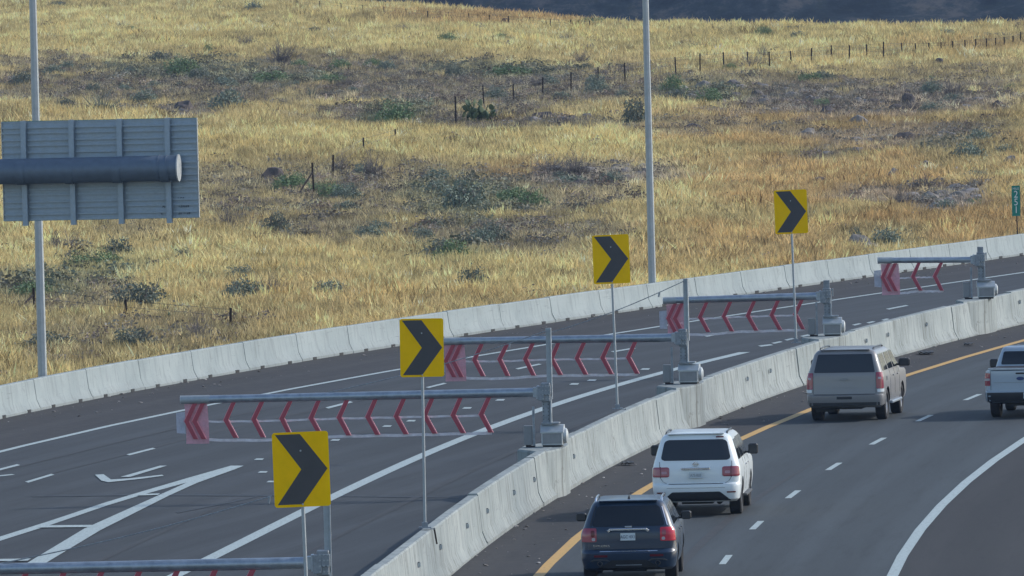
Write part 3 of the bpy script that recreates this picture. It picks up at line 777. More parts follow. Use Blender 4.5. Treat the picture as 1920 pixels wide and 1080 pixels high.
# ------------------------------------------------------------------ chevron signs
def rrect(w, h, r, n=5):
    o = []
    for cx, cy, a0 in ((w/2-r, h/2-r, 0), (-w/2+r, h/2-r, 90), (-w/2+r, -h/2+r, 180), (w/2-r, -h/2+r, 270)):
        for i in range(n+1): a_ = R(a0+90*i/n); o.append((cx+r*math.cos(a_), cy+r*math.sin(a_)))
    return o
def make_sign(base, zc, label, w=.914, h=1.219, leanx=0.0):
    s = empty('chevron_sign', base, 0.0, label, 'chevron sign', 'yellow chevron signs on the median barrier')
    s.rotation_euler = (0, leanx, 0)
    mb = MB(); mb.tube((0, .03, .02), (0, .03, zc+h*.35), .030, n=12); mb.build('post', M['galv_matte'], s, smooth=True)
    mb = MB(); mb.prism([(x, z+zc) for x, z in rrect(w, h, .05)], -.006, .006); mb.build('sign_plate', M['sign_yellow'], s)
    ch = [(.055, .028), (.50, .028), (.965, .50), (.50, .965), (.055, .965), (.50, .50)]
    mb = MB(); mb.prism([((u-.5)*w, zc+(.5-v)*h) for u, v in ch], -.010, -.006); mb.build('chevron', M['sign_black'], s)
    mb = MB(); 
    for dz in (h*.25, -h*.465): mb.tube((0, -.011, zc+dz), (0, -.020, zc+dz), .016, n=8)
    mb.build('mounting_bolt', M['cap'], s, smooth=True)
    mb = MB(); mb.box((0, .03, .012), (.26, .20, .024)); mb.box((.0, .03, .07), (.12, .1, .1)); mb.box((.16, -.02, -.02), (.10, .04, .02)); mb.build('foot_bracket', M['galv_dark'], s)
    mb = MB(); mb.box((.215, .0, -.17), (.035, .05, .34), Matrix.Rotation(R(-9), 3, 'Y')); mb.build('clamp_strap', M['rust'], s)
    return s
def sign_at(px_base, py_base, pxc, pyc, label, Y=None):
    b = on_median(px_base, py_base) if Y is None else Vector((PY(px_base, 600, Y).x, Y, 1.15))
    c = PY(pxc, pyc, b.y)
    return make_sign(b, c.z-b.z, label, leanx=math.atan2(c.x-b.x, c.z-b.z))
sign_at(567, 0, 565, 880, 'nearest and largest yellow chevron sign, low in front of the long gate arm', Y=199)
sign_at(797, 990, 791, 652, 'second nearest yellow chevron sign, in front of the third gate arm', )
sign_at(1158, 767, 1146, 486, 'yellow chevron sign standing just left of the tall light pole in the middle')
sign_at(1493, 643, 1483, 397, 'farthest yellow chevron sign, above the silver SUV')

# ------------------------------------------------------------------ light poles
def light_pole(px, py, r, label):
    p = P(px, py, 0)
    g = empty('light_pole', p, 0, label, 'light pole', 'tall steel light poles behind the far barrier')
    mb = MB(); mb.tube((0, 0, .12), (0, 0, 14.0), r, r*.72, 8); mb.build('pole', M['galv_matte'], g)
    mb = MB(); mb.box((0, 0, .06), (.5, .5, .12)); mb.build('base_plate', M['concrete_far'], g)
    mb = MB(); mb.path([(0, 0, 13.9), (.6, -.2, 14.5), (1.8, -.6, 14.8)], .05, 8); mb.build('arm', M['galv_matte'], g)
    mb = MB(); mb.box((2.1, -.7, 14.78), (.7, .32, .14), bev=.03); mb.build('lamp_head', M['cabinet_light'], g)
light_pole(81, 752, .128, 'grey tapered light pole at the left, passing behind the big overhead sign')
light_pole(1224, 572, .125, 'grey tapered light pole in the middle, behind the far barrier')

# ------------------------------------------------------------------ overhead sign seen from behind
c0 = PY(188, 318, 299)
SG = empty('overhead_sign', c0, R(-9), 'back of a large aluminium highway sign hung on a thick blue grey tube', 'road sign')
W_, H_ = 4.82, 2.42; np_ = 8; ph = H_/np_
pmb = MB(); pmb.box((0, .02, 0), (W_, .012, ph-.026))
for dz in (-ph/2+.028, ph*.02): pmb.box((0, -.018, dz), (W_, .065, .022)); pmb.box((0, -.047, dz-.012), (W_, .008, .034))
pmb.box((0, .006, ph/2-.016), (W_, .02, .026))
pmesh = pmb.mesh('sign_panel')
for i in range(np_):
    link('sign_panel', pmesh, M['alum'], SG, loc=(0, 0, -H_/2+ph*(i+.5)))
mb = MB(); mb.box((0, .030, 0), (W_, .004, H_)); mb.build('gap_shade_sheet', M['gap_shade'], SG)  # added dark sheet, puts rib shadow into the gaps between panels
mb = MB(); mb.box((0, .040, 0), (W_+.02, .008, H_+.02)); mb.build('sign_face', M['sign_green'], SG)
mb = MB(); mb.box((W_/2+.012, .01, 0), (.02, .07, H_)); mb.box((-W_/2-.012, .01, 0), (.02, .07, H_)); mb.build('side_trim', M['cap'], SG)
sm = MB(); sm.box((0, -.10, -.05), (.045, .13, H_+.14)); sm.box((0, -.17, -.05), (.125, .012, H_+.14)); sm.box((0, -.032, -.05), (.125, .012, H_+.14)); smesh = sm.mesh('stiffener')
for x in (-W_/2+.55, -W_/2+1.74, -W_/2+2.93, -W_/2+4.12): link('stiffener', smesh, M['alum'], SG, loc=(x, 0, 0))
mb = MB(); mb.tube((-15.2, -.50, -.03), (2.02, -.50, .02), .305, .31, 40); mb.build('support_tube', M['tube'], SG, smooth=True)
mb = MB(); mb.tube((2.02, -.50, .02), (2.05, -.50, .02), .33, .33, 40); mb.build('end_plate', M['cap'], SG, smooth=True)
mb = MB()
for x in (1.55, 1.74): mb.tube((x, -.50, .02), (x+.025, -.50, .02), .322, .322, 40)
mb.build('tube_band', M['tube'], SG, smooth=True)
for x in (-W_/2+.55, -W_/2+1.74, -W_/2+2.93, -W_/2+4.12):
    mb = MB(); mb.tube((x-.10, -.50, 0), (x+.10, -.50, 0), .322, .322, 40); mb.build('saddle_clamp', M['tube'], SG, smooth=True)
mb = MB(); mb.tube((-15.0, -.50, -c0.z), (-15.0, -.50, .4), .34, .31, 32); mb.build('column', M['tube'], SG, smooth=True)
M['ink'] = Mat('black_ink', (.03, .035, .045), .7).m
for body, x, z in (('1 04', 1.98, -.74), ('A', 1.55, -.93), ('12/024', 2.05, -.93), ('E', 1.5, -1.10), ('20 1-24', 2.06, -1.10)):
    text_part('stencilled_text', body, .085, M['ink'], SG, (x, -.034, z), ext=.003, sx=1.15)

# ------------------------------------------------------------------ milepost marker
mp = P(1909, 467, 0)
MP = empty('milepost_marker', mp, R(-4), 'small green MILE 251 marker on a thin post behind the far barrier', 'mile marker')
zt_ = PY(1905, 348, mp.y).z; zb_ = PY(1905, 405, mp.y).z; zc_ = (zt_+zb_)/2; xo = PY(1905, 376, mp.y).x-mp.x
mb = MB(); mb.tube((0, .02, 0), (xo*.9, .02, zb_+.5), .022, n=8); mb.build('post', M['rust'], MP)
mb = MB(); mb.prism([(x+xo, z+zc_) for x, z in rrect(.30, zt_-zb_, .02)], -.004, .004); mb.build('sign_plate', M['sign_green'], MP)
text_part('lettering', 'MILE', .115, M['sign_white'], MP, (xo, -.008, zc_+.43))
for i, ch in enumerate('251'): text_part('numeral', ch, .35, M['sign_white'], MP, (xo, -.008, zc_+.22-.275*i), sx=.9)

# ------------------------------------------------------------------ wire fences
def fence(posts, label, wires=(.25, .55, .85, 1.15), r=.035, braces=(), droppers=False):
    pts = []
    for px, pb, pt in posts:
        b = G(px, pb); h_ = max(.8, min(1.6, PY(px, pt, b.y).z-b.z)); pts.append((b, h_))
    o_ = pts[0][0].copy(); f_ = empty('wire_fence', o_, 0, label, 'fence')
    for b, h_ in pts:
        mb = MB(); mb.box((0, 0, h_/2-.1), (r*2.3, r*2.3, h_+.2), Matrix.Rotation(random.uniform(-.03, .03), 3, 'Y')); mb.build('post', M['rust'], f_, loc=b-o_)
    for z_ in wires:
        mb = MB(); mb.path([(b-o_)+Vector((0, 0, min(z_, h_-.05))) for b, h_ in pts], .006, 4); mb.build('wire', M['wire'], f_)
    for (i, dx) in braces:
        b, h_ = pts[i]; mb = MB(); mb.tube((b-o_)+Vector((0, 0, h_*.75)), (b-o_)+Vector((dx, -1.0, -.05)), .035, n=6); mb.build('brace', M['rust'], f_)
    if droppers:
        mb = MB()
        for (b0, h0), (b1, h1) in zip(pts[:-1], pts[1:]):
            for k in range(1, 5):
                q = (b0-o_).lerp(b1-o_, k/5); mb.tube(q+Vector((0, 0, .1)), q+Vector((0, 0, 1.1)), .006, n=3)
        o = mb.build('dropper_wires', M['wire'], f_); 
    return f_
fence([(588,372,305),(625,337,290),(682,294,258),(742,274,242),(800,262,228),(855,245,180),(907,192,158),(963,200,157),(1018,184,145),(1071,177,135),(1122,164,126),(1172,166,120)][:1]+
      [(625,337,290),(682,294,258),(742,274,242)], 'short run of rusty wire fence with a braced corner post left of the centre', braces=((0, -.8),))
fence([(855,240,180),(907,205,160),(963,196,157),(1018,184,145),(1071,177,135),(1122,164,126),(1172,160,118),(1220,152,112),(1267,143,107),(1313,142,100),(1357,135,98),(1402,129,97),(1443,132,97),(1483,127,95),(1522,126,90),(1559,123,85),(1593,122,85),(1625,118,83),(1657,118,78),(1691,110,80),(1717,107,81),(1742,107,80),(1765,106,79),(1787,105,77),(1810,103,75),(1830,99,73),(1850,97,72),(1867,95,71),(1883,93,69),(1900,92,67),(1914,91,60),(1932,90,60)],
      'long rusty wire fence from the big prickly pear to the upper right corner', wires=(.2, .45, .7, .95, 1.2), droppers=True)
fence([(470,6,-14),(513,8,-10),(557,16,-4),(600,20,4),(640,24,8),(680,28,10),(720,32,13),(761,37,16),(802,40,20),(841,43,22),(879,45,25),(918,48,28),(954,50,31),(994,52,34),(1032,56,38),(1070,58,40),(1106,60,44)],
      'distant wire fence below the ridge at the top of the view', r=.03)
fence([(64,590,540),(237,608,565),(433,625,596),(600,560,530)][:3], 'low wire fence behind the far barrier with a braced post beside the left light pole', braces=((0, -.75),), r=.035)

# ------------------------------------------------------------------ shrubs, cactus, rocks
def leafmat(name, c, c2):
    a = Mat(name, c, .8, spec=.2); n = a.noise(2.6, None, 5, .7)
    a.set('Base Color', a.ramp(n, [(.3, c), (.7, c2)])); return a.m
M['leaf_grey'] = leafmat('grey_green_leaves', (.16, .20, .165), (.28, .32, .25))
M['leaf_green'] = leafmat('green_leaves', (.14, .21, .11), (.25, .32, .17))
M['leaf_dark'] = leafmat('dark_leaves', (.13, .155, .125), (.22, .24, .19))
M['leaf_brown'] = leafmat('brown_dry_leaves', (.15, .13, .11), (.27, .23, .18))
M['twig'] = leafmat('grey_twigs', (.13, .115, .115), (.23, .21, .20))
leafy = [bush_mesh('foliage', 1500, 20+s, .05, .085, .85, .25) for s in range(4)]
def stems_mesh(seed, n, L, r0, up=.6, fork=2, jag=.25):
    r = random.Random(seed); mb = MB()
    for i in range(n):
        a_ = r.random()*6.283; el = r.uniform(.25, 1.3) if up < .8 else r.uniform(.7, 1.5)
        d = Vector((math.cos(a_)*math.cos(el), math.sin(a_)*math.cos(el), math.sin(el))); p = Vector((r.gauss(0, .08), r.gauss(0, .08), 0))
        l_ = L*r.uniform(.6, 1.0)/3; rad = r0
        for k in range(3):
            q = p+d*l_; mb.tube(p, q, rad, rad*.7, 3, False)
            for _ in range(fork):
                d2 = (d+Vector((r.gauss(0, .5), r.gauss(0, .5), r.gauss(0.1, .4)))).normalized(); mb.tube(q, q+d2*l_*.8, rad*.6, rad*.25, 3, False)
            p = q; rad *= .7; d = (d+Vector((r.gauss(0, jag), r.gauss(0, jag), r.gauss(0, jag)*.6))).normalized()
    return mb.mesh('stems')
st_in = [stems_mesh(s, 12, 1.0, .02) for s in range(2)]
st_bare = [stems_mesh(30+s, 60, 1.15, .016, .6, 3) for s in range(3)]
st_spike = [stems_mesh(50+s, 34, 1.2, .028, .5, 0, .06) for s in range(2)]
SH = [ # kind, px, base py, width px, height px, label
 ('spiky',190,216,84,44,'spiky grey shrub with upright stems, upper left, between the light pole and the rocks'),
 ('green',742,238,92,44,'bright green bushy shrub left of the big prickly pear cactus'),
 ('grey',870,402,120,62,'large grey green shrub in the centre of the field above the dark one'),
 ('dark',926,462,84,44,'dark green grey rounded shrub below the large grey green one'),
 ('green',200,514,92,42,'loose green shrub lower left, right of the left light pole'),
 ('dark',245,540,54,22,'low dark shrub just below the loose green one at lower left'),
 ('green',850,498,92,46,'yellow green shrub low in the field above the second chevron sign'),
 ('grey',712,447,66,34,'small grey shrub, left one of two under the dark scrub patch'),
 ('grey',792,458,62,32,'small grey shrub, right one of two under the dark scrub patch'),
 ('grey',1662,472,96,42,'blue grey shrub beside the pile of stones just behind the far barrier'),
 ('bare',528,126,66,40,'bare dark twiggy bush below the top edge, left of centre'),
 ('dark',42,166,70,32,'dark green shrub at the upper left edge beside the light pole'),
 ('green',340,146,90,38,'dusty green shrub above the overhead sign, right of the small yellow green plant'),
 ('bright',390,108,26,26,'small upright yellow green plant standing above the scrub at upper left'),
 ('dark',300,124,60,26,'dark sprawling twiggy shrub left of the small yellow green plant'),
 ('green',508,157,100,24,'wide low green shrub under the bare twiggy bush'),
 ('green',620,160,84,22,'low green shrub, next one right of the wide low green shrub'),
 ('grey',432,212,96,44,'grey green shrub right of the overhead sign top corner'),
 ('dark',1192,240,70,52,'dark spiky bush touching the left side of the middle light pole'),
 ('green',952,146,110,24,'low green shrub under the small dark cactus near the top centre'),
 ('bare',1088,124,50,26,'pale bare twiggy bush near the top, right of centre'),
 ('bare',1432,118,34,30,'small bare leafless tree standing on the wire fence line, upper right'),
 ('green',1330,200,74,34,'green shrub right of the middle light pole among grey rocks'),
 ('green',1262,180,60,40,'dusty green shrub immediately right of the middle light pole'),
 ('grey',1818,312,84,46,'grey shrub on the orange slope at the right edge'),
 ('bare',430,434,64,38,'dark bare bush beside the lower right corner of the overhead sign'),
 ('dark',520,446,62,46,'dark shrub right of the overhead sign, below the corner post'),
 ('bare',640,328,50,34,'grey bare bush beside the second post of the short fence run'),
 ('spiky',584,186,40,26,'small spiky shrub above the yellow grass, left of centre'),
 ('dark',345,500,44,34,'small dark bush in the lower left grass'),
 ('grey',415,500,44,24,'small grey bush right of the small dark bush in the lower left grass'),
 ('grey',152,474,60,24,'low grey shrub under the overhead sign, above the loose green one'),
 ('dark',1270,196,50,30,'dark shrub below the dusty green one right of the middle light pole'),
 ('green',1000,398,84,40,'pale green shrub right of the large grey green one'),
 ('grey',650,382,90,36,'grey bush in the dark scrub patch left of centre'),
 ('green',60,566,120,40,'wide green shrub behind the braced post at the lower left edge'),
 ('grey',1065,350,100,22,'low grey shrub around the rubble right of centre'),
 ('dark',1490,62,90,14,'dark strip of brush on the ridge at upper right'),
 ('green',1110,52,90,18,'green brush on the ridge left of the middle light pole'),
 ('bare',1060,84,44,18,'tiny bare bush in the pale grass below the ridge'),
 ('dark',110,18,60,16,'dark shrub at the top left corner right of the light pole'),
 ('bare',1700,214,60,26,'bare grey bush behind the standing boulder on the right'),
 ('dark',1605,466,36,40,'dark twiggy clump on the pile of stones behind the far barrier'),
 ('grey',255,690,60,26,'small grey bush low in the grass just above the far barrier at left'),
 ('dark',700,300,40,20,'tiny dark bush in the yellow grass below the fence posts'),
 ('bare',1510,430,34,40,'twiggy bush just right of the farthest chevron sign'),
]
LM = {'green': 'leaf_green', 'grey': 'leaf_grey', 'dark': 'leaf_dark', 'bright': 'leaf_green', 'bare': 'twig', 'spiky': 'leaf_dark'}
for i, (kd, px, py, w_, h_, lb) in enumerate(SH):
    b = G(px, py); s_ = F/b.y; sx_ = w_/s_/2; sz_ = h_/s_*1.18
    s = empty('shrub', b, random.random()*6.28, lb, 'shrub')
    if kd in ('green', 'grey', 'dark', 'bright'):
        f_ = link('foliage', leafy[i % 4].copy() if False else leafy[i % 4], None, s); 
        if not leafy[i % 4].materials: leafy[i % 4].materials.append(M['leaf_grey'])
        f_.material_slots[0].link = 'OBJECT'; f_.material_slots[0].material = M[LM[kd]]; f_.scale = (sx_*1.1, sx_*1.1, sz_*1.0)
        t_ = link('stems', st_in[i % 2], M['twig'] if not st_in[i % 2].materials else None, s); t_.scale = (sx_*1.05, sx_*1.05, sz_*1.05)
    elif kd == 'bare':
        q = st_bare[i % 3]; t_ = link('branches', q, M['twig'] if not q.materials else None, s); t_.scale = (sx_, sx_, sz_*.95)
        f_ = link('foliage', leafy[(i+1) % 4], None, s); 
        if not leafy[(i+1) % 4].materials: leafy[(i+1) % 4].materials.append(M['leaf_grey'])
        f_.material_slots[0].link = 'OBJECT'; f_.material_slots[0].material = M['leaf_brown']; f_.scale = (sx_*.75, sx_*.75, sz_*.4)
    else:
        q = st_spike[i % 2]; t_ = link('leaf_blades', q, M['leaf_dark'] if not q.materials else None, s); t_.scale = (sx_, sx_, sz_*.95)
        f_ = link('foliage', leafy[(i+2) % 4], None, s)
        if not leafy[(i+2) % 4].materials: leafy[(i+2) % 4].materials.append(M['leaf_grey'])
        f_.material_slots[0].link = 'OBJECT'; f_.material_slots[0].material = M['leaf_dark']; f_.scale = (sx_*.8, sx_*.8, sz_*.5)
def shrub_copy(kd, b, sx_, sz_, lb, grp, k):
    s = empty('shrub', b, random.random()*6.28, lb, 'shrub', grp)
    if kd == 'bare': t_ = link('branches', st_bare[k % 3], None, s); t_.scale = (sx_, sx_, sz_)
    else: t_ = link('stems', st_in[k % 2], None, s); t_.scale = (sx_, sx_, sz_)
    f_ = link('foliage', leafy[k % 4], None, s); f_.material_slots[0].link = 'OBJECT'
    f_.material_slots[0].material = M[{'bare': 'leaf_brown'}.get(kd, LM[kd])]; kk = .85 if kd == 'bare' else 1.05
    f_.scale = (sx_*kk, sx_*kk, sz_*(.6 if kd == 'bare' else 1))
for (x0, x1, y0, y1, n, where) in ((80,455,128,216,15,'the scrub band above the overhead sign'),(455,860,118,178,13,'the scrub band left of the big prickly pear'),
      (930,1195,128,205,11,'the scrub left of the middle light pole'),(1240,1915,128,232,17,'the stony scrub below the long fence at upper right'),
      (395,660,360,452,10,'the scrub between the overhead sign and the centre'),(660,1160,330,482,17,'the wide scrub patch in the middle of the field'),
      (90,440,462,690,11,'the grass left, above the far barrier'),(1540,1905,240,430,12,'the orange slope at right'),(20,600,24,110,7,'the pale grass at the upper left'),(700,1900,66,100,8,'the pale grass along the top'),
      (450,1300,480,620,9,'the grass above the far barrier in the middle')):
    for k in range(n):
        px, py = random.uniform(x0, x1), random.uniform(y0, y1); b = G(px, py)
        if b.x > far_base.x(b.y)-2.2: continue
        kd = random.choice(('grey', 'dark', 'green', 'bare', 'grey')); s_ = random.uniform(.35, 1.0)
        shrub_copy(kd, b, s_*random.uniform(.8, 1.3), s_*random.uniform(.8, 1.2), 'small '+{'bare': 'bare twiggy', 'grey': 'grey green'}.get(kd, kd)+' bush in '+where, 'small bushes in '+where, k)
# prickly pears
M['pad'] = leafmat('cactus_pads', (.085, .12, .065), (.17, .21, .13))
mb = MB(); prof = []
for i in range(9):
    t = math.pi*i/8; prof.append((-math.cos(t)*.5, math.sin(t)*(.40+.06*math.cos(t))))
mb.lathe(prof, 'z', 12); padm = mb.mesh('pad'); padm.transform(Matrix.Translation((0, 0, .5))@Matrix.Diagonal((1, .16, 1, 1))); padm.materials.append(M['pad'])
padm.polygons.foreach_set('use_smooth', [True]*len(padm.polygons))
def prickly(px, py, w_, h_, n, label, seed):
    r = random.Random(seed); b = G(px, py); s_ = F/b.y; W, Hh = w_/s_, h_/s_
    g = empty('prickly_pear', b, 0, label, 'cactus'); pads = []
    ps = max(.22, Hh*.27)
    for i in range(n):
        if i < max(3, n//4): base = Vector((r.uniform(-.38, .38)*W, r.uniform(-.3, .3)*W*.6, -.02)); up = Vector((r.gauss(0, .35), r.gauss(0, .3), 1)).normalized()
        else:
            for _ in range(20):
                q = r.choice(pads); up = (q[1]+Vector((r.gauss(0, .5), r.gauss(0, .4), r.gauss(.15, .3)))).normalized(); base = q[0]+q[1]*q[2]*.93
                tip = base+up*ps
                if abs(tip.x) < W*.52 and .1 < tip.z < Hh: break
        k = ps*r.uniform(.8, 1.15); pads.append((base, up, k))
        o = bpy.data.objects.new('pad', padm); COL.objects.link(o); o.parent = g; o.location = base
        o.rotation_euler = (up.to_track_quat('Z', 'Y').to_matrix().to_4x4()@Matrix.Rotation(r.random()*3.14, 4, 'Z')).to_euler(); o.scale = (k*.85, k*.85, k)
prickly(897, 234, 78, 54, 80, 'big prickly pear cactus with pale pads, the largest in the middle of the field', 3)
prickly(1494, 148, 34, 18, 14, 'small prickly pear with whitish pads below the long fence at upper right', 4)
prickly(934, 142, 20, 20, 9, 'small dark prickly pear near the top centre', 5)
prickly(320, 610, 34, 28, 14, 'small cactus in the lower left grass, right of the light pole', 6)
# rocks
def rockmat(name, c, c2):
    a = Mat(name, c, .9, spec=.2); a.set('Base Color', a.ramp(a.noise(1.8, None, 6, .7), [(.3, c), (.7, c2)])); a.bump(a.noise(5, None, 5, .7), .6, .05); return a.m
M['rock'] = rockmat('dark_basalt', (.07, .06, .058), (.15, .13, .125)); M['rock_pale'] = rockmat('pale_basalt', (.17, .155, .14), (.30, .275, .25)); M['rock_brown'] = rockmat('brown_rock', (.085, .055, .04), (.16, .11, .085))
def rock_mesh(seed):
    bm = bmesh.new(); bmesh.ops.create_icosphere(bm, subdivisions=2, radius=1)
    for v in bm.verts:
        n = noise.noise(v.co*1.3+Vector((seed*7.1, 0, 0))); n2 = noise.noise(v.co*3.1+Vector((0, seed*3.3, 0)))
        v.co *= 1+.38*n+.14*n2
        v.co.z = max(v.co.z, -.35)
    me = bpy.data.meshes.new('rock'); bm.to_mesh(me); bm.free(); return me
rocks = [rock_mesh(s) for s in range(6)]
for q in rocks: q.materials.append(M['rock'])
RK = [('d',515,348,54,28,'dark broad rock under bare twigs left of the fence corner post'),
 ('r',966,372,26,12,'small brown rock in orange grass above the large grey green shrub'),
 ('p',1609,244,42,24,'largest pale rounded boulder on the orange slope at right'),
 ('d',1704,198,26,20,'dark squarish boulder standing on the slope at upper right'),
 ('d',1694,270,40,20,'dark flat boulder below the squarish one at right'),
 ('p',1738,272,34,12,'flat grey stone touching the dark flat boulder at right'),
 ('d',1762,126,22,14,'dark rock just under the long fence near the upper right'),
 ('p',1675,346,34,24,'pale pointed boulder low on the orange slope at right'),
 ('p',1736,322,26,18,'pale rock above the rubble strip at right'),
 ('p',1727,290,34,14,'grey rock in the middle of the right slope, below the dark flat boulder'),
 ('d',1770,318,30,12,'dark low rock right of the pale rock above the rubble strip'),
 ('d',1018,226,54,14,'long low dark rock right of the big prickly pear'),
 ('d',1060,232,36,10,'low rock touching the right end of the long dark one'),
 ('d',1338,262,24,10,'dark stone right of the middle light pole, lower of two'),
 ('d',1298,250,44,16,'grey brown rock right of the middle light pole, upper of two'),
 ('r',950,48,20,12,'reddish dark rock on the ridge near the top centre'),
 ('d',818,41,22,9,'dark rock on the ridge left of the reddish one'),
 ('d',693,28,20,9,'small dark rock near the top, left end of the ridge fence'),
 ('d',720,40,16,7,'tiny dark rock beside the ridge fence posts'),
 ('d',860,322,38,10,'flat dark rock in yellow grass above the large shrub'),
 ('d',913,318,20,10,'small dark rock right of the flat dark one above the large shrub'),
 ('d',1004,364,20,12,'dark stone right of the brown rock in orange grass'),
 ('r',924,348,14,12,'small reddish stone left of the brown rock in orange grass'),
 ('p',1040,328,50,14,'pale rubble rock right of centre in the yellow grass'),
 ('p',1100,332,66,16,'long pale rubble rock near the middle light pole'),
 ('d',1085,352,40,12,'dark rock under the long pale rubble rock'),
 ('p',1320,170,34,16,'pale grey rock in the green shrubs right of the middle light pole'),
 ('d',1460,298,30,12,'dark stone at the edge of the orange grass above the farthest chevron sign'),
 ('d',1270,300,14,9,'tiny dark stone right of the middle light pole in yellow grass'),
 ('p',1895,320,30,24,'grey boulder at the right edge above the milepost'),
 ('p',1800,378,36,16,'pale rock at the upper end of the grey rubble strip'),
 ('p',1752,402,36,18,'pale rock in the middle of the grey rubble strip'),
 ('d',1726,418,34,18,'dark rock at the lower end of the grey rubble strip'),
 ('p',1612,474,44,30,'pale stone heap just behind the far barrier'),
 ('p',1644,452,30,18,'pale stone on top of the heap behind the far barrier'),
 ('d',345,212,40,20,'dark rock above the right half of the overhead sign'),
 ('d',325,222,24,12,'small dark rock left of the one above the overhead sign'),
 ('d',1100,270,14,12,'small dark rock in the yellow grass left of the middle light pole'),
 ('d',1136,278,20,8,'low dark stone close left of the middle light pole'),
 ('d',648,503,26,10,'small dark stones in the grass below the dark shrubs'),
 ('p',795,26,22,8,'faint grey rock near the top, below the ridge fence'),
]
for i, (kd, px, py, w_, h_, lb) in enumerate(RK):
    b = G(px, py); s_ = F/b.y; q = rocks[i % 6]
    o = bpy.data.objects.new('rock', q); COL.objects.link(o); tag(o, lb, 'rock')
    o.location = (b.x, b.y, b.z+h_/s_*.28); o.scale = (w_/s_*.5, w_/s_*.5*random.uniform(.7, 1), h_/s_*.95); o.rotation_euler = (0, 0, random.uniform(-.4, .4))
    o.material_slots[0].link = 'OBJECT'; o.material_slots[0].material = M[{'d': 'rock', 'p': 'rock_pale', 'r': 'rock_brown'}[kd]]
for k in range(26):
    px, py = random.uniform(1380, 1900), random.uniform(170, 430); b = G(px, py)
    if b.x > far_base.x(b.y)-2.5: continue
    q = rocks[k % 6]; o = bpy.data.objects.new('rock', q); COL.objects.link(o); tag(o, 'small grey stone half hidden in the orange and brown grass of the right slope', 'rock', 'small stones strewn over the right slope')
    z_ = random.uniform(.12, .34); o.location = (b.x, b.y, b.z+z_*.5); o.scale = (z_*1.5, z_*1.3, z_*1.1); o.rotation_euler = (0, 0, random.random()*3)
    o.material_slots[0].link = 'OBJECT'; o.material_slots[0].material = M[random.choice(('rock', 'rock_pale'))]
# loose rubble (uncountable)
rb = [(1775,388,80,26,160),(1120,330,110,18,90),(1720,270,120,30,60),(1400,185,150,20,60),(1830,330,90,60,50),(1620,465,40,20,50),(340,215,60,10,30),(1300,246,60,12,20),(1650,330,200,60,110),(1600,230,160,40,70),(1450,180,150,25,60),(1820,250,90,60,50),(880,330,120,20,30),(1000,225,120,16,30)]
pr = []; 
for cx, cy, ax, ay, n in rb:
    for _ in range(n):
        t = random.random()*6.283; q = math.sqrt(random.random()); x = cx+ax*q*math.cos(t); y = cy+ay*q*math.sin(t)
        if (cx, cy) == (1775, 388): y -= (x-cx)*.32
        p = G(x, y)
        if p.x < far_base.x(p.y)-1.2: pr.append(p)
pr = np.array(pr); n = len(pr); sz = .10+.22*rng.random(n)**2
tt = np.array([[.17, .155, .145]])*np.exp(rng.normal(0, .3, n))[:, None]
a = Mat('rubble_stone', (.2, .2, .2), .9); at = a.n.new('ShaderNodeAttribute'); at.attribute_type = 'INSTANCER'; at.attribute_name = 'tint'; a.set('Base Color', at.outputs['Color'])
pr[:, 2] += sz*.2
gn_scatter('rubble', pr, tt, np.stack([sz*1.5, sz*1.2, sz], -1), [rock_mesh(20+s) for s in range(3)], a.m, 'loose grey basalt rubble scattered on the slope', 'rubble')
# roadside grit and debris on the shoulders
# ------------------------------------------------------------------ vehicles
def paintmat(name, c, rough=.35, metal=0.0, dirt=.15, coat=.6, dirtc=(.30, .27, .23)):
    a = Mat(name, c, rough, metal); n = a.noise(1.3, None, 5, .65)
    sx = a.n.new('ShaderNodeSeparateXYZ'); a.l.new(a.tc.outputs['Object'], sx.inputs[0])
    mr = a.n.new('ShaderNodeMapRange'); mr.inputs[1].default_value = .3; mr.inputs[2].default_value = 1.0; mr.inputs[3].default_value = 1.0; mr.inputs[4].default_value = .35
    a.l.new(sx.outputs[2], mr.inputs[0]); mm = a.n.new('ShaderNodeMath'); mm.operation = 'MULTIPLY'; mm.inputs[1].default_value = dirt
    m2 = a.n.new('ShaderNodeMath'); m2.operation = 'MULTIPLY'; a.l.new(a.ramp(n, [(.3, g3(.3)), (.7, g3(1.6))]), m2.inputs[0]); a.l.new(mr.outputs[0], m2.inputs[1]); a.l.new(m2.outputs[0], mm.inputs[0])
    a.set('Base Color', a.mix(c, dirtc, mm.outputs[0])); a.b.inputs['Coat Weight'].default_value = coat; a.b.inputs['Coat Roughness'].default_value = .12; return a.m
M['p_white'] = paintmat('white_car_paint', (.74, .80, .82), dirt=.06)
M['p_navy'] = paintmat('dark_blue_car_paint', (.010, .028, .060), .36, .0, .0, .45, (.12, .12, .12))
M['p_silver'] = paintmat('dusty_silver_car_paint', (.25, .25, .255), .42, .2, .25, .4, (.2, .19, .18))
M['p_truck'] = paintmat('pale_blue_white_car_paint', (.36, .44, .52), .35, .1, .15)
a = Mat('tinted_glass', (.012, .016, .022), .08, 0, .5); M['glass'] = a.m
a = Mat('dusty_tinted_glass', (.028, .034, .042), .28, 0, .5); M['glass_dusty'] = a.m
a = Mat('red_tail_lamp', (.30, .045, .07), .18); a.b.inputs['Coat Weight'].default_value = .6; M['lamp_red'] = a.m
a = Mat('bright_red_tail_lamp', (.55, .03, .06), .2); M['lamp_bright'] = a.m
a = Mat('clear_lamp', (.42, .40, .42), .2); M['lamp_clear'] = a.m
a = Mat('lamp_dark_red', (.12, .01, .018), .2); M['lamp_dark'] = a.m
M['net_lens'] = mat_flat('pink_lens', (.42, .22, .27), .2, .1)
M['chrome'] = Mat('chrome', (.75, .77, .8), .18, 1.0).m
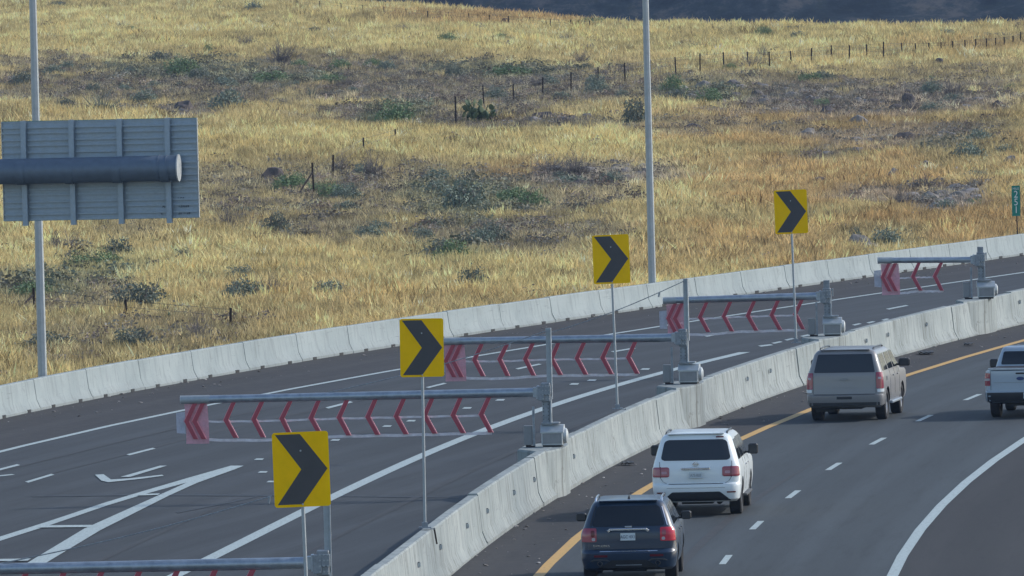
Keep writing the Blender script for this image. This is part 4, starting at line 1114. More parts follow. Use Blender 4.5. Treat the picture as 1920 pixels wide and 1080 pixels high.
M['plastic'] = mat_flat('grey_bumper_plastic', (.05, .052, .056), .6, .2)
M['plastic2'] = mat_flat('charcoal_plastic', (.022, .024, .028), .6, .2)
M['tyre'] = mat_flat('tyre_rubber', (.024, .024, .026), .8, .3)
M['rim'] = mat_metal('alloy_rim', (.45, .46, .48), .35, .8, .1)
M['plate'] = mat_flat('licence_plate', (.55, .62, .66), .4, .1)
M['plate_ink'] = Mat('plate_characters', (.07, .10, .16), .6).m
class Body:
    def __init__(s, rings, bow=.05): s.r = sorted(rings); s.bow = bow
    def ring(s, z):
        r = s.r; z = min(max(z, r[0][0]), r[-1][0])
        for a_, b_ in zip(r[:-1], r[1:]):
            if z <= b_[0]:
                t = (z-a_[0])/max(1e-6, b_[0]-a_[0]); return tuple(a_[i]+(b_[i]-a_[i])*t for i in range(6))
    def pt(s, z, u, off=0.0, R_=None):
        _, w, y0, y1, rr, rf = R_ or s.ring(z); sg = 1 if u >= 0 else -1; au = abs(u); a_ = w-rr
        if au <= a_: x, y, nx, ny = au, y0, 0, -1
        elif au <= a_+rr*math.pi/2: ph = (au-a_)/rr; x = a_+rr*math.sin(ph); y = y0+rr*(1-math.cos(ph)); nx, ny = math.sin(ph), -math.cos(ph)
        else: x = w; y = y0+rr+(au-a_-rr*math.pi/2); nx, ny = 1, 0
        y += s.bow*(min(x, w)/w)**2
        return Vector((sg*(x+nx*off), y+ny*off, z))
    def uy(s, z, y):
        _, w, y0, y1, rr, rf = s.ring(z); return (w-rr)+rr*math.pi/2+(y-y0-rr-s.bow)
    def mesh(s, name='body', crown=.035):
        vs = []; fs = []; NA, NC, NS, NF, NE = 6, 6, 14, 5, 5; n = None
        levels = list(s.r)
        last = levels[-1]
        levels += [(last[0]+crown*.7, last[1]-.10, last[2]+.08, last[3]-.10, max(.05, last[4]-.03), max(.05, last[5]-.03)), (last[0]+crown, last[1]*.5, last[2]+.5, last[3]-.45, .12, .12)]
        for lv in levels:
            z, w, y0, y1, rr, rf = lv; h = []
            a_ = w-rr
            us = [a_*i/NA for i in range(NA+1)]+[a_+rr*math.pi/2*i/NC for i in range(1, NC+1)]
            for u in us: h.append(s.pt(z, u, 0, lv))
            ya = h[-1].y; yb = y1-rf
            for i in range(1, NS+1): h.append(Vector((w, ya+(yb-ya)*i/NS, z)))
            for i in range(1, NF+1): ph = math.pi/2*i/NF; h.append(Vector((w-rf+rf*math.cos(ph), yb+rf*math.sin(ph), z)))
            for i in range(1, NE+1): h.append(Vector(((w-rf)*(1-i/NE), y1+.06*(i/NE), z)))
            full = h+[Vector((-p.x, p.y, p.z)) for p in reversed(h[1:-1])]
            n = len(full); vs += full
        L_ = len(levels)
        for k in range(L_-1):
            for i in range(n): j = (i+1) % n; fs.append((k*n+i, k*n+j, (k+1)*n+j, (k+1)*n+i))
        fs.append(tuple(range(n-1, -1, -1))); fs.append(tuple((L_-1)*n+i for i in range(n)))
        mb = MB(); mb.add(vs, fs); return mb.mesh(name)
    def patch(s, name, mat, parent, z0, z1, ul, ur, off=.008, nz=8, nu=12, rad=0.0):
        """a raised panel between heights z0..z1, from ul(t) to ur(t), t 0..1 upwards"""
        f = lambda q, t: q(t) if callable(q) else q
        vs = []; fs = []
        zs = [z0+(z1-z0)*i/nz for i in range(nz+1)]
        if rad > 0: zs = sorted(set([z0, z0+rad*.3, z0+rad*.65, z0+rad, z1-rad, z1-rad*.65, z1-rad*.3, z1]+[z for z in zs if z0+rad < z < z1-rad]))
        for z in zs:
            t = (z-z0)/(z1-z0); d = min(z-z0, z1-z); ins = 0
            if rad > 0 and d < rad: ins = rad-math.sqrt(max(0, rad*rad-(rad-d)**2))
            a_, b_ = f(ul, t)+ins, f(ur, t)-ins
            for j in range(nu+1): vs.append(s.pt(z, a_+(b_-a_)*j/nu, off))
        n = nu+1; m_ = len(zs)
        for i in range(m_-1):
            for j in range(nu): fs.append((i*n+j, i*n+j+1, (i+1)*n+j+1, (i+1)*n+j))
        # skirt going into the body
        bd = [(0, j) for j in range(n)]+[(i, nu) for i in range(1, m_)]+[(m_-1, j) for j in range(nu-1, -1, -1)]+[(i, 0) for i in range(m_-2, 0, -1)]
        base = len(vs)
        for i, j in bd:
            z = zs[i]; t = (z-z0)/(z1-z0); d = min(z-z0, z1-z); ins = 0
            if rad > 0 and d < rad: ins = rad-math.sqrt(max(0, rad*rad-(rad-d)**2))
            a_, b_ = f(ul, t)+ins, f(ur, t)-ins; vs.append(s.pt(z, a_+(b_-a_)*j/nu, -.02))
        k = len(bd)
        for q in range(k):
            i, j = bd[q]; i2, j2 = bd[(q+1) % k]; fs.append((i*n+j, i2*n+j2, base+(q+1) % k, base+q))
        mb = MB(); mb.add(vs, fs); return mb.build(name, mat, parent, smooth=True, ang=30)
def cut_arches(me, axles, rad, w):
    ob = bpy.data.objects.new('tmpbody', me); COL.objects.link(ob); cs = []
    for y, z in axles:
        for sg in (-1, 1):
            mb = MB(); mb.tube((sg*(w-.30), y, z), (sg*(w+.3), y, z), rad, rad, 28)
            c = bpy.data.objects.new('tmpcut', mb.mesh('c')); COL.objects.link(c); cs.append(c)
            md = ob.modifiers.new('b', 'BOOLEAN'); md.operation = 'DIFFERENCE'; md.solver = 'EXACT'; md.object = c
    dg = bpy.context.evaluated_depsgraph_get(); out = bpy.data.meshes.new_from_object(ob.evaluated_get(dg))
    bpy.data.objects.remove(ob)
    for c in cs: bpy.data.objects.remove(c)
    out.materials.clear()
    for p in out.polygons:
        c = p.center; p.material_index = 0
        for y, z in axles:
            if math.hypot(c.y-y, c.z-z) < rad+.004 and abs(c.x) < w-.015 and abs(c.x) > w-.32: p.material_index = 1
        if p.normal.z < -.9 and c.z < .5: p.material_index = 1
    return out
def wheel_meshes(r, wd):
    mb = MB(); h = wd/2
    mb.lathe([(-h*.7, r*.62), (-h, r*.70), (-h, r*.93), (-h*.82, r), (h*.82, r), (h, r*.93), (h, r*.70), (h*.7, r*.62)], 'x', 36); ty = mb.mesh('tyre')
    mb = MB(); mb.lathe([(-h*.6, 0), (-h*.6, r*.62), (h*.78, r*.65), (h*.80, r*.60), (h*.55, r*.55), (h*.5, 0)], 'x', 30)
    for i in range(6):
        a_ = i*math.pi/3; mb.box((h*.66, math.cos(a_)*r*.33, math.sin(a_)*r*.33), (.03, r*.50, .055), Matrix.Rotation(a_, 3, 'X'))
    mb.lathe([(h*.5, 0), (h*.82, .001), (h*.82, .06), (h*.5, .07)], 'x', 16)
    return ty, mb.mesh('rim')
def wheels(root, w, axles, r=.39, wd=.26):
    ty, rm = wheel_meshes(r, wd)
    for y, _ in axles:
        for sg in (-1, 1):
            t = link('wheel', ty, M['tyre'] if not ty.materials else None, root, loc=(sg*(w-wd/2-.025), y, r), smooth=True)
            q = link('rim', rm, M['rim'] if not rm.materials else None, t)
            if sg < 0: t.rotation_euler[2] = math.pi
def seam(B, name, root, z0, z1, y, mat=None, w_=.012):
    for sg in (1, -1):
        B.patch(name, M['plastic2'], root, z0, z1, (lambda t, y=y: sg*B.uy(z0+(z1-z0)*t, y)-w_/2), (lambda t, y=y: sg*B.uy(z0+(z1-z0)*t, y)+w_/2), .0035, 6, 1)
def side_glass(B, root, z0, z1, yb0, yt0, yb1, yt1, mat='glass', name='side_window', rad=.04):
    for sg in (1, -1):
        f0 = lambda t: B.uy(z0+(z1-z0)*t, yb0+(yt0-yb0)*t); f1 = lambda t: B.uy(z0+(z1-z0)*t, yb1+(yt1-yb1)*t)
        if sg > 0: B.patch(name, M[mat], root, z0, z1, f0, f1, .006, 8, 6, rad)
        else: B.patch(name, M[mat], root, z0, z1, lambda t: -f1(t), lambda t: -f0(t), .006, 8, 6, rad)
def lamp_pair(B, root, z0, z1, u0, u1, mat='lamp_red', name='tail_lamp', rad=.03, off=.014, seamat=True):
    out = []
    for sg in (1, -1):
        a_, b_ = (u0, u1) if sg > 0 else ((lambda t: -(u1(t) if callable(u1) else u1)), (lambda t: -(u0(t) if callable(u0) else u0)))
        out.append(B.patch(name, M[mat], root, z0, z1, a_, b_, off, 8, 10, rad))
    return out
def mirrors(root, x, y, z, w_=.22, h_=.20, mat='black_gloss', glass=True):
    for sg in (1, -1):
        mb = MB(); mb.box((0, 0, 0), (w_, .13, h_), bev=.035); mb.box((-sg*w_*.62, .03, -h_*.3), (w_*.5, .06, .05)); o = mb.build('side_mirror', M[mat], root, loc=(sg*x, y, z))
        mb = MB(); mb.box((0, -.066, 0), (w_*.8, .006, h_*.75)); mb.build('mirror_glass', M['glass_dusty'], o)
def rails(root, x, y0, y1, z, mat, r=.02):
    for sg in (1, -1):
        mb = MB(); mb.path([(sg*x, y0, z-.05), (sg*(x-.01), y0+.18, z+.035), (sg*(x-.01), (y0+y1)/2, z+.045), (sg*(x-.01), y1-.2, z+.03), (sg*x, y1, z-.05)], r, 8); mb.build('roof_rail', M[mat], root, smooth=True, ang=60)
def front_end(B, root, zh, wide):
    r = B.ring(zh-.15)
    for sg in (1, -1):
        mb = MB(); mb.box((sg*(r[1]-.22), r[3]-.03, zh-.15), (.34, .12, .16), bev=.03); mb.build('headlight', M['lamp_clear'], root)
    mb = MB(); mb.box((0, r[3]+.045, zh-.2), (wide, .06, .30), bev=.02); mb.build('grille', M['plastic2'], root)
def windshield(B, root, z0, z1):
    ra, rb = B.ring(z0), B.ring(z1); mb = MB(); o = .008
    q = [(-(ra[1]-.16), ra[3]+.03+o, z0), (ra[1]-.16, ra[3]+.03+o, z0), (rb[1]-.14, rb[3]+.03+o, z1), (-(rb[1]-.14), rb[3]+.03+o, z1)]
    n_ = .02; mb.add(q+[(x, y-n_, z) for x, y, z in q], [(0, 1, 2, 3), (7, 6, 5, 4), (0, 4, 5, 1), (1, 5, 6, 2), (2, 6, 7, 3), (3, 7, 4, 0)]); mb.build('windshield', M['glass'], root)
def plate(root, B, x, z, txt, w_=.31, h_=.155, dark=True):
    y = B.pt(z, x).y-.03
    mb = MB(); mb.box((x, y, z), (w_, .008, h_), bev=.002); p = mb.build('licence_plate', M['plate'], root)
    text_part('plate_text', txt, .095, M['plate_ink'], p, (x, y-.007, z-.005), sx=.8)
def heading(px, py): p = P(px, py, 0); return -math.atan(yellow.slope(p.y))

# white SUV
def white_suv():
    p = P(1306, 970, 0); root = empty('suv', p, heading(1306, 970)+R(.5), 'white SUV with purple tinted tail lamps, between the dark blue SUV and the median barrier', 'SUV')
    B = Body([(.34,.90,.16,5.0,.20,.25),(.40,.96,.07,5.16,.22,.28),(.55,.985,.015,5.24,.24,.3),(.70,1.0,.0,5.28,.25,.3),(.745,1.0,.015,5.28,.25,.3),(.775,1.0,.075,5.26,.22,.3),
              (.95,1.005,.07,5.24,.2,.3),(1.10,.995,.085,5.15,.2,.3),(1.17,.975,.10,5.0,.2,.3),(1.21,.965,.11,4.1,.2,.2),(1.27,.95,.13,3.95,.2,.2),(1.50,.885,.22,3.45,.2,.2),(1.74,.81,.33,3.0,.19,.2),(1.80,.775,.36,2.85,.18,.2),(1.85,.72,.40,2.7,.16,.2)], .06)
    ax = [(1.15, .40), (4.22, .40)]
    me = cut_arches(B.mesh(), ax, .46, 1.0); body = link('body', me, [M['p_white'], M['black']], root, smooth=True, ang=32)
    wheels(root, 1.0, ax, .40, .27)
    B.patch('rear_window', M['glass_dusty'], root, 1.285, 1.745, lambda t: -.80+.10*t, lambda t: .80-.10*t, .008, 8, 20, .09)
    lp = lamp_pair(B, root, .915, 1.14, .60, lambda t: 1.02-.02*t, 'lamp_red', rad=.045)
    for sg, o in zip((1, -1), lp):
        B.patch('lamp_divider', M['lamp_dark'], o, .905, 1.15, sg*.80-.008, sg*.80+.008, .018, 4, 1)
        B.patch('clear_lens', M['net_lens'], o, .985, 1.045, (.66 if sg > 0 else -.78), (.78 if sg > 0 else -.66), .0165, 3, 4, .02)
    B.patch('tailgate_seam', M['plastic2'], root, .752, .764, -.62, .62, .012, 1, 8)
    for sg in (1, -1): B.patch('tailgate_side_seam', M['plastic2'], root, .764, 1.26, lambda t: sg*(.66+.16*min(1, t*3)**.5)-.005, lambda t: sg*(.66+.16*min(1, t*3)**.5)+.005, .004, 10, 1)
    mb = MB(); mb.box((0, .035, 1.10), (.66, .05, .05), bev=.01); mb.build('handle_bar', M['chrome'], root)
    B.patch('plate_recess', M['p_white'], root, .86, 1.06, -.24, .24, .004, 3, 4, .03)
    mb = MB(); mb.box((0, .03, .955), (.30, .02, .14), bev=.003); pl_ = mb.build('licence_plate', M['plate'], root); text_part('plate_text', 'A7S 0L0', .09, M['cabinet'], pl_, (0, .017, .95), sx=.8)
    mb = MB(); mb.lathe([(-.012, .055), (.012, .055), (.012, .042), (-.012, .042)], 'y', 20, (0, .085, 1.20)); mb.box((0, .08, 1.20), (.15, .014, .022)); mb.build('badge', M['chrome'], root)
    B.patch('lower_valance', M['plastic2'], root, .36, .575, lambda t: -(.80-.26*t), lambda t: (.80-.26*t), .010, 4, 14, .02)
    lamp_pair(B, root, .545, .575, .70, .90, 'lamp_dark', 'bumper_reflector', .008)
    B.patch('bumper_crease', M['cabinet'], root, .664, .670, -.66, .66, .006, 1, 8)
    mb = MB(); mb.box((0, .44, 1.875), (1.30, .18, .03), bev=.012); mb.build('rear_spoiler', M['p_white'], root)
    mb = MB(); mb.box((.55, .335, 1.80), (.18, .02, .03), bev=.008); mb.build('brake_lamp_lens', M['lamp_dark'], root)
    side_glass(B, root, 1.27, 1.72, .52, .62, 1.36, 1.30); side_glass(B, root, 1.27, 1.74, 1.46, 1.40, 2.42, 2.34); side_glass(B, root, 1.27, 1.74, 2.52, 2.44, 3.70, 2.98)
    for y in (1.75, 2.47, 3.55): seam(B, 'door_seam', root, .50, 1.26, y)
    for y in (2.25, 3.05):
        for sg in (1, -1): mb = MB(); mb.box((sg*1.01, y, 1.08), (.03, .2, .035), bev=.008); mb.build('door_handle', M['chrome'], root)
    mirrors(root, 1.12, 3.35, 1.36, .22, .24)
    rails(root, .70, .62, 2.5, 1.86, 'black_gloss')
    for sg in (1, -1): mb = MB(); mb.box((sg*.97, 2.68, .40), (.18, 2.0, .06), bev=.015); mb.build('side_step', M['plastic'], root)
    mb = MB(); mb.box((0, 1.2, .36), (.7, 1.6, .16)); mb.tube((-.8, 1.15, .40), (.8, 1.15, .40), .06); mb.tube((.5, .5, .33), (.5, 2.0, .33), .07); mb.build('underbody', M['black'], root)
    front_end(B, root, 1.05, .9); windshield(B, root, 1.27, 1.74)
white_suv()

# dark blue SUV
def navy_suv():
    p = P(1180, 1097, 0); root = empty('suv', p, heading(1180, 1092)+R(.5), 'dark blue SUV nearest the camera, with a lit right tail lamp and silver roof rails', 'SUV')
    B = Body([(.30,.88,.16,4.8,.2,.25),(.36,.95,.06,4.9,.22,.28),(.52,.985,.01,4.98,.24,.3),(.66,1.0,.0,5.02,.25,.3),(.70,1.0,.03,5.02,.25,.3),(.74,1.0,.085,5.0,.22,.3),(.92,1.0,.09,4.98,.2,.3),
              (1.06,.99,.09,4.9,.2,.3),(1.12,.975,.10,4.75,.2,.3),(1.16,.955,.115,3.9,.2,.2),(1.22,.93,.14,3.75,.2,.2),(1.45,.85,.25,3.2,.19,.2),(1.62,.775,.36,2.8,.18,.2),(1.67,.745,.39,2.65,.17,.2),(1.71,.70,.43,2.5,.15,.2)], .06)
    ax = [(1.12, .38), (4.14, .38)]
    me = cut_arches(B.mesh(), ax, .44, 1.0); link('body', me, [M['p_navy'], M['black']], root, smooth=True, ang=32)
    wheels(root, 1.0, ax, .38, .26)
    B.patch('rear_window', M['glass'], root, 1.215, 1.625, lambda t: -.76+.115*t, lambda t: .76-.115*t, .008, 8, 20, .06)
    B.patch('window_surround', M['black_gloss'], root, 1.235, 1.63, lambda t: -.80+.11*t, lambda t: -.77+.11*t, .010, 6, 2)
    B.patch('window_surround', M['chrome'], root, 1.22, 1.60, lambda t: .80-.11*t, lambda t: .818-.11*t, .010, 6, 2)
    for sg, bm_, in ((1, 'lamp_bright'), (-1, 'lamp_red')):
        o = B.patch('tail_lamp', M[bm_], root, .90, 1.185, (.66 if sg > 0 else (lambda t: -(1.0-.03*t))), ((lambda t: 1.0-.03*t) if sg > 0 else -.66), .014, 8, 10, .03)
        B.patch('clear_lens', M['lamp_clear'], o, .92, .985, (.69 if sg > 0 else -.76), (.76 if sg > 0 else -.69), .017, 4, 4, .02)
        B.patch('red_lens', M['lamp_dark' if sg < 0 else 'lamp_red'], o, 1.0, 1.14, (.70 if sg > 0 else -.78), (.78 if sg > 0 else -.70), .018, 3, 3, .03)
    mb = MB(); mb.box((0, .05, 1.155), (.80, .05, .045), bev=.012)
    for sg in (1, -1): mb.box((sg*.405, .058, 1.125), (.05, .045, .06), Matrix.Rotation(R(30*sg), 3, 'Y'), bev=.01)
    mb.build('handle_bar', M['chrome'], root)
    plate(root, B, -.01, 1.0, 'AGC 4X1')
    mb = MB(); mb.box((0, .085, 1.205), (.14, .014, .035), bev=.006); mb.build('badge', M['galv'], root)
    text_part('name_badge', 'EXPLORER', .06, M['chrome'], root, (-.56, .068, .815), sx=1.2)
    B.patch('bumper_strip', M['chrome'], root, .695, .71, -.60, .60, .008, 1, 10)
    B.patch('bumper_seam', M['plastic2'], root, .745, .752, -.88, .88, .006, 1, 10)
    lamp_pair(B, root, .585, .63, .44, .72, 'lamp_dark', 'bumper_reflector', .01)
    B.patch('lower_valance', M['plastic2'], root, .31, .52, lambda t: -(.70-.34*t), lambda t: (.70-.34*t), .010, 4, 12, .02)
    B.patch('valance_trim', M['galv'], root, .405, .425, -.27, .27, .013, 1, 6)
    for x in (-.60, .60):
        mb = MB(); mb.lathe([(-.02, .06), (-.03, .045), (.0, .04), (.08, .035)], 'y', 20, (x, .02, .45)); mb.build('exhaust_tip', M['plastic'], root, smooth=True)
        mb = MB(); mb.prism([(x-.20, .50), (x-.13, .545), (x+.13, .545), (x+.20, .50), (x+.15, .50), (x+.11, .52), (x-.11, .52), (x-.15, .50)], -.008, .05); mb.build('exhaust_trim', M['plastic'], root)
    mb = MB(); mb.box((0, .45, 1.725), (1.22, .20, .03), bev=.012); mb.build('rear_spoiler', M['p_navy'], root)
    mb = MB(); mb.prism([(0, 1.74), (.0, 1.75), (.008, 1.82), (.014, 1.75), (.014, 1.74)], .9, 1.05); 
    mb2 = MB(); mb2.add([(-.03, .8, 1.74), (.03, .8, 1.74), (.03, 1.02, 1.74), (-.03, 1.02, 1.74), (0, .98, 1.825), (0, 1.0, 1.825)], [(0, 1, 2, 3), (0, 4, 1), (1, 4, 5, 2), (2, 5, 3), (3, 5, 4, 0)]); mb2.build('roof_antenna', M['black'], root)
    side_glass(B, root, 1.215, 1.59, .50, .66, 1.22, 1.22); side_glass(B, root, 1.215, 1.61, 1.32, 1.30, 2.28, 2.18); side_glass(B, root, 1.215, 1.61, 2.37, 2.27, 3.50, 2.72)
    for y in (1.6, 2.32, 3.4): seam(B, 'door_seam', root, .46, 1.2, y)
    for y in (2.1, 2.9):
        for sg in (1, -1): mb = MB(); mb.box((sg*1.0, y, 1.03), (.03, .2, .03), bev=.008); mb.build('door_handle', M['p_navy'], root)
    mirrors(root, 1.10, 3.15, 1.25, .22, .17, 'black_gloss')
    rails(root, .69, .62, 2.4, 1.73, 'chrome', .022)
    mb = MB(); mb.box((0, 1.2, .33), (.7, 1.6, .14)); mb.tube((-.8, 1.12, .38), (.8, 1.12, .38), .05); mb.build('underbody', M['black'], root)
    front_end(B, root, 1.0, .9); windshield(B, root, 1.22, 1.62)
navy_suv()

# silver SUV
def silver_suv():
    p = P(1584, 791, 0); root = empty('suv', p, heading(1584, 787)+R(-.5), 'dusty silver SUV with tall red tail lamps, nearest the farthest chevron sign', 'SUV')
    B = Body([(.36,.90,.14,4.95,.16,.25),(.42,.97,.04,5.05,.18,.28),(.55,1.0,.0,5.12,.18,.3),(.68,1.0,.0,5.15,.18,.3),(.70,1.0,.06,5.15,.16,.3),(.90,1.005,.09,5.13,.13,.3),(1.10,1.0,.10,5.08,.13,.3),(1.17,.985,.105,4.95,.13,.3),
              (1.21,.975,.11,4.05,.13,.2),(1.28,.96,.13,3.9,.13,.2),(1.50,.89,.20,3.4,.13,.2),(1.72,.825,.28,3.05,.13,.2),(1.78,.79,.32,2.9,.13,.2),(1.83,.74,.36,2.75,.13,.2)], .04)
    ax = [(1.12, .40), (4.07, .40)]
    me = cut_arches(B.mesh(), ax, .46, 1.0); link('body', me, [M['p_silver'], M['black']], root, smooth=True, ang=32)
    wheels(root, 1.0, ax, .40, .27)
    B.patch('rear_window', M['glass_dusty'], root, 1.275, 1.745, lambda t: -.80+.10*t, lambda t: .80-.10*t, .008, 8, 20, .03)
    for o in lamp_pair(B, root, .85, 1.275, lambda t: .835-.01*t, lambda t: .835+.21-.02*t, 'lamp_red', rad=.02): pass
    for sg in (1, -1): B.patch('clear_lens', M['lamp_clear'], root, 1.10, 1.15, (.88 if sg > 0 else -.95), (.95 if sg > 0 else -.88), .017, 2, 2, .01)
    for sg in (1, -1): B.patch('lamp_cap', M['p_white'], root, .76, .84, (.86 if sg > 0 else -1.12), (1.12 if sg > 0 else -.86), .014, 2, 6, .02)
    B.patch('tailgate_seam', M['plastic2'], root, .705, .717, -.80, .80, .010, 1, 8)
    for sg in (1, -1): B.patch('tailgate_side_seam', M['plastic2'], root, .715, 1.27, sg*.822-.005, sg*.822+.005, .004, 8, 1)
    B.patch('tailgate_crease', M['cabinet'], root, .875, .885, -.32, .32, .006, 1, 6); B.patch('tailgate_crease', M['cabinet'], root, 1.075, 1.083, -.36, .36, .006, 1, 6)
    mb = MB(); mb.prism([(-.11, 1.115), (-.045, 1.115), (-.035, 1.135), (.045, 1.135), (.035, 1.115), (.11, 1.115), (.10, 1.075), (.045, 1.075), (.035, 1.058), (-.045, 1.058), (-.035, 1.075), (-.12, 1.075)], .085, .105); mb.build('badge', M['cabinet'], root)
    B.patch('plate_recess', M['plastic2'], root, .585, .655, -.20, .20, .004, 2, 4, .01)
    B.patch('bumper_step', M['plastic'], root, .415, .50, -.92, .92, .010, 3, 14, .01)
    mb = MB(); mb.box((0, .40, 1.855), (1.30, .14, .025), bev=.01); mb.build('rear_spoiler', M['p_silver'], root)
    side_glass(B, root, 1.29, 1.73, .46, .50, 1.50, 1.42); side_glass(B, root, 1.29, 1.73, 1.66, 1.58, 2.52, 2.42); side_glass(B, root, 1.29, 1.73, 2.66, 2.54, 3.66, 3.08)
    for y in (1.7, 2.58, 3.5): seam(B, 'door_seam', root, .5, 1.26, y)
    mb = MB(); mb.box((1.01, 1.0, 1.08), (.015, .14, .10), bev=.01); mb.build('fuel_door_badge', M['cabinet'], root)
    for y in (2.3, 3.1):
        for sg in (1, -1): mb = MB(); mb.box((sg*1.01, y, 1.1), (.03, .2, .035), bev=.008); mb.build('door_handle', M['p_silver'], root)
    mirrors(root, 1.16, 3.35, 1.38, .30, .20)
    rails(root, .70, .60, 2.6, 1.85, 'black_gloss')
    for sg in (1, -1): mb = MB(); mb.box((sg*.97, 2.6, .42), (.18, 1.9, .07), bev=.015); mb.build('side_step', M['galv'], root)
    mb = MB(); mb.box((0, 1.4, .38), (.8, 2.0, .14)); mb.tube((-.8, 1.12, .40), (.8, 1.12, .40), .06); mb.tube((-.5, .4, .36), (-.5, 2.0, .36), .08); mb.box((-.55, .35, .30), (.5, .06, .10)); mb.build('underbody', M['black'], root)
    front_end(B, root, 1.05, 1.0); windshield(B, root, 1.28, 1.72)
silver_suv()

# pickup cut by the right edge
def pickup():
    p = P(1914, 785, 0); root = empty('pickup_truck', p, heading(1914, 785)-R(.5), 'pale blue white pickup truck cut off by the right edge of the view', 'pickup truck')
    B = Body([(.42,.86,.14,5.1,.12,.25),(.46,.90,.06,5.2,.12,.28),(.60,.92,.0,5.28,.12,.3),(.70,.92,.0,5.3,.12,.3),(.72,.925,.10,5.3,.10,.3),(.90,.93,.10,5.28,.10,.3),(1.06,.93,.095,5.2,.10,.3),(1.12,.92,.095,5.05,.10,.3),(1.155,.915,.095,4.1,.10,.2),(1.24,.91,.10,3.85,.09,.2)], .02)
    ax = [(1.25, .39), (4.45, .39)]
    me = cut_arches(B.mesh(crown=.012), ax, .46, .925); link('body', me, [M['p_truck'], M['black']], root, smooth=True, ang=32)
    wheels(root, .925, ax, .39, .25)
    C_ = Body([(1.22,.88,1.95,3.9,.15,.2),(1.27,.87,1.96,3.8,.15,.2),(1.50,.80,2.02,3.35,.14,.2),(1.70,.72,2.10,3.0,.13,.2),(1.76,.68,2.16,2.85,.12,.2)], .03)
    link('cab', C_.mesh('cab'), M['p_truck'], root, smooth=True, ang=32)
    C_.patch('rear_window', M['glass'], root, 1.32, 1.66, lambda t: -.72+.07*t, lambda t: .72-.07*t, .008, 6, 10, .04)
    side_glass(C_, root, 1.27, 1.66, 2.15, 2.22, 2.85, 2.82); side_glass(C_, root, 1.27, 1.68, 2.93, 2.88, 3.65, 3.02)
    mb = MB(); mb.box((0, 1.02, 1.275), (1.62, 1.66, .03), bev=.01); mb.build('bed_cover', M['plastic2'], root)
    mb = MB(); mb.box((0, .15, 1.285), (1.70, .05, .05), bev=.012); mb.build('tailgate_cap', M['cabinet_light'], root)
    for o in lamp_pair(B, root, .86, 1.19, .79, 1.02, 'lamp_red', rad=.02): pass
    for sg in (1, -1): B.patch('clear_lens', M['lamp_clear'], root, .99, 1.05, (.80 if sg > 0 else -.97), (.97 if sg > 0 else -.80), .017, 2, 4, .01)
    for sg in (1, -1): B.patch('tailgate_side_seam', M['plastic2'], root, .74, 1.235, sg*.775-.005, sg*.775+.005, .004, 6, 1)
    B.patch('tailgate_crease', M['cabinet'], root, .935, .943, -.70, .70, .006, 1, 6)
    B.patch('tailgate_handle', M['black'], root, 1.155, 1.195, -.12, .12, .014, 2, 4, .01)
    mb = MB(); mb.lathe([(-.012, .0), (-.012, .05), (.01, .055)], 'y', 20, (0, 0, 0)); o = mb.build('badge', mat_flat('blue_badge', (.02, .05, .16), .3), root, loc=(0, .085, 1.04)); o.scale = (1.9, 1, .9)
    B.patch('rear_bumper', M['plastic2'], root, .44, .685, -1.0, 1.0, .012, 4, 14, .02)
    plate(root, B, .24, .60, 'CKT 5A2')
    mirrors(root, 1.05, 3.3, 1.30, .24, .22)
    mb = MB(); mb.box((0, 1.6, .40), (.8, 2.4, .16)); mb.tube((-.75, 1.25, .39), (.75, 1.25, .39), .06); mb.build('underbody', M['black'], root)
    for y in (2.15, 2.9, 3.7): seam(B, 'door_seam', root, .55, 1.2, y)
    front_end(B, root, 1.02, .9); windshield(C_, root, 1.28, 1.68)
pickup()

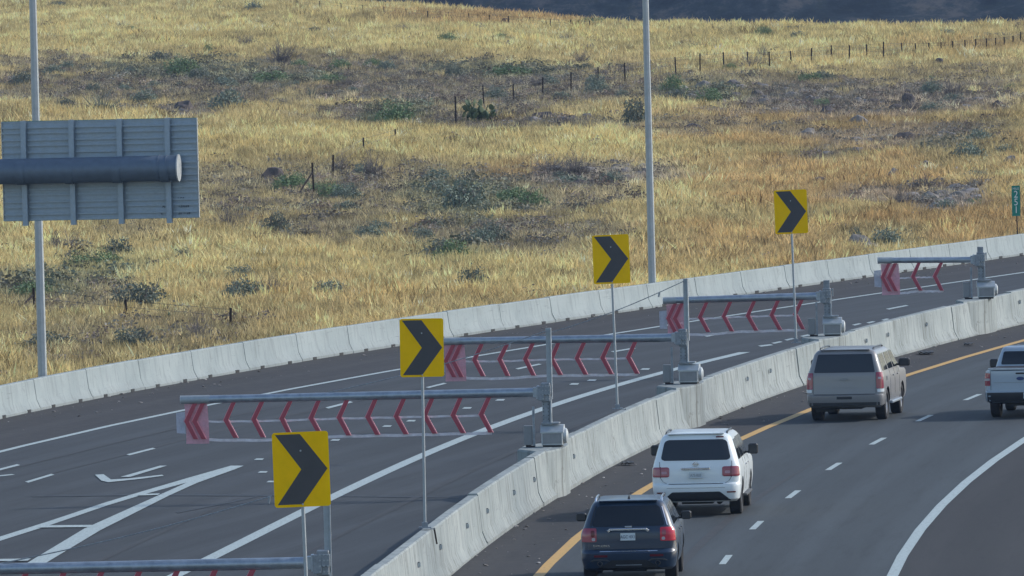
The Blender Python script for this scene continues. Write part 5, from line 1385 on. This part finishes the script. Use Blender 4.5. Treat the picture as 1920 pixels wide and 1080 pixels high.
# ------------------------------------------------------------------ air
mb = MB(); mb.box((0, 2100, 185), (3000, 4800, 500.0)); hz = mb.mesh('haze')
hm = bpy.data.materials.new('thin_air'); hm.use_nodes = True; hn = hm.node_tree
for q in list(hn.nodes): hn.nodes.remove(q)
ho_ = hn.nodes.new('ShaderNodeOutputMaterial'); hv = hn.nodes.new('ShaderNodeVolumePrincipled')
hv.inputs['Color'].default_value = (.42, .62, 1.0, 1); hv.inputs['Density'].default_value = HAZE; hv.inputs['Anisotropy'].default_value = 0.0
hn.links.new(hv.outputs[0], ho_.inputs['Volume'])
hz.materials.append(hm)
ho = bpy.data.objects.new('haze', hz); COL.objects.link(ho); ho['kind'] = 'stuff'
# ------------------------------------------------------------------ grit, rubber and litter on the shoulders
gp = []
for _ in range(380):
    y = random.uniform(240, 400); t = random.random()**1.6; p = med_base.at(y, .03+t*1.7, .02); gp.append(p)
for _ in range(300):
    y = random.uniform(320, 440); t = random.random()**1.6; p = far_base.at(y, .03+t*2.2, .02); gp.append(p)
gp = np.array([tuple(q) for q in gp]); n = len(gp); sz = .008+.032*rng.random(n)**4
tt = np.array([[.20, .19, .18]])*np.exp(rng.normal(0, .4, n))[:, None]
gn_scatter('roadside_grit', gp, tt, np.stack([sz*1.6, sz*1.6, sz*.6], -1), [rock_mesh(40+k) for k in range(2)], bpy.data.materials['rubble_stone'], 'pale grit and small litter scattered along the foot of the barriers', 'grit')
def scrap(px, py, L, w_, label, mat='black', seed=1):
    r = random.Random(seed); b = P(px, py, .008); mb = MB(); n = 7; vs = []; fs = []
    for i in range(n):
        t = i/(n-1)-.5; c_ = (t*L, .15*L*math.sin(t*4+seed), .02+.03*abs(math.sin(i*1.7)))
        ww = w_*(1-1.2*t*t)*(.8+.4*r.random())
        vs += [(c_[0], c_[1]-ww, c_[2]), (c_[0], c_[1]+ww, c_[2]+.02), (c_[0], c_[1]+ww, c_[2]+.045), (c_[0], c_[1]-ww, c_[2]+.03)]
    for i in range(n-1):
        for j in range(4): fs.append((i*4+j, i*4+(j+1) % 4, i*4+4+(j+1) % 4, i*4+4+j))
    fs += [(3, 2, 1, 0), (n*4-4, n*4-3, n*4-2, n*4-1)]
    mb.add(vs, fs); o = mb.build('tyre_scrap', M[mat], None); o.location = b; tag(o, label, 'tyre scrap')
scrap(1176, 872, .32, .28, 'torn black rubber scrap lying behind the white SUV beside the median barrier', seed=2)
scrap(1736, 664, .42, .5, 'flat dark scrap on the inner shoulder right of the silver SUV', seed=4)
scrap(1817, 648, .3, .25, 'small dark scrap on the inner shoulder left of the pickup truck', seed=5)
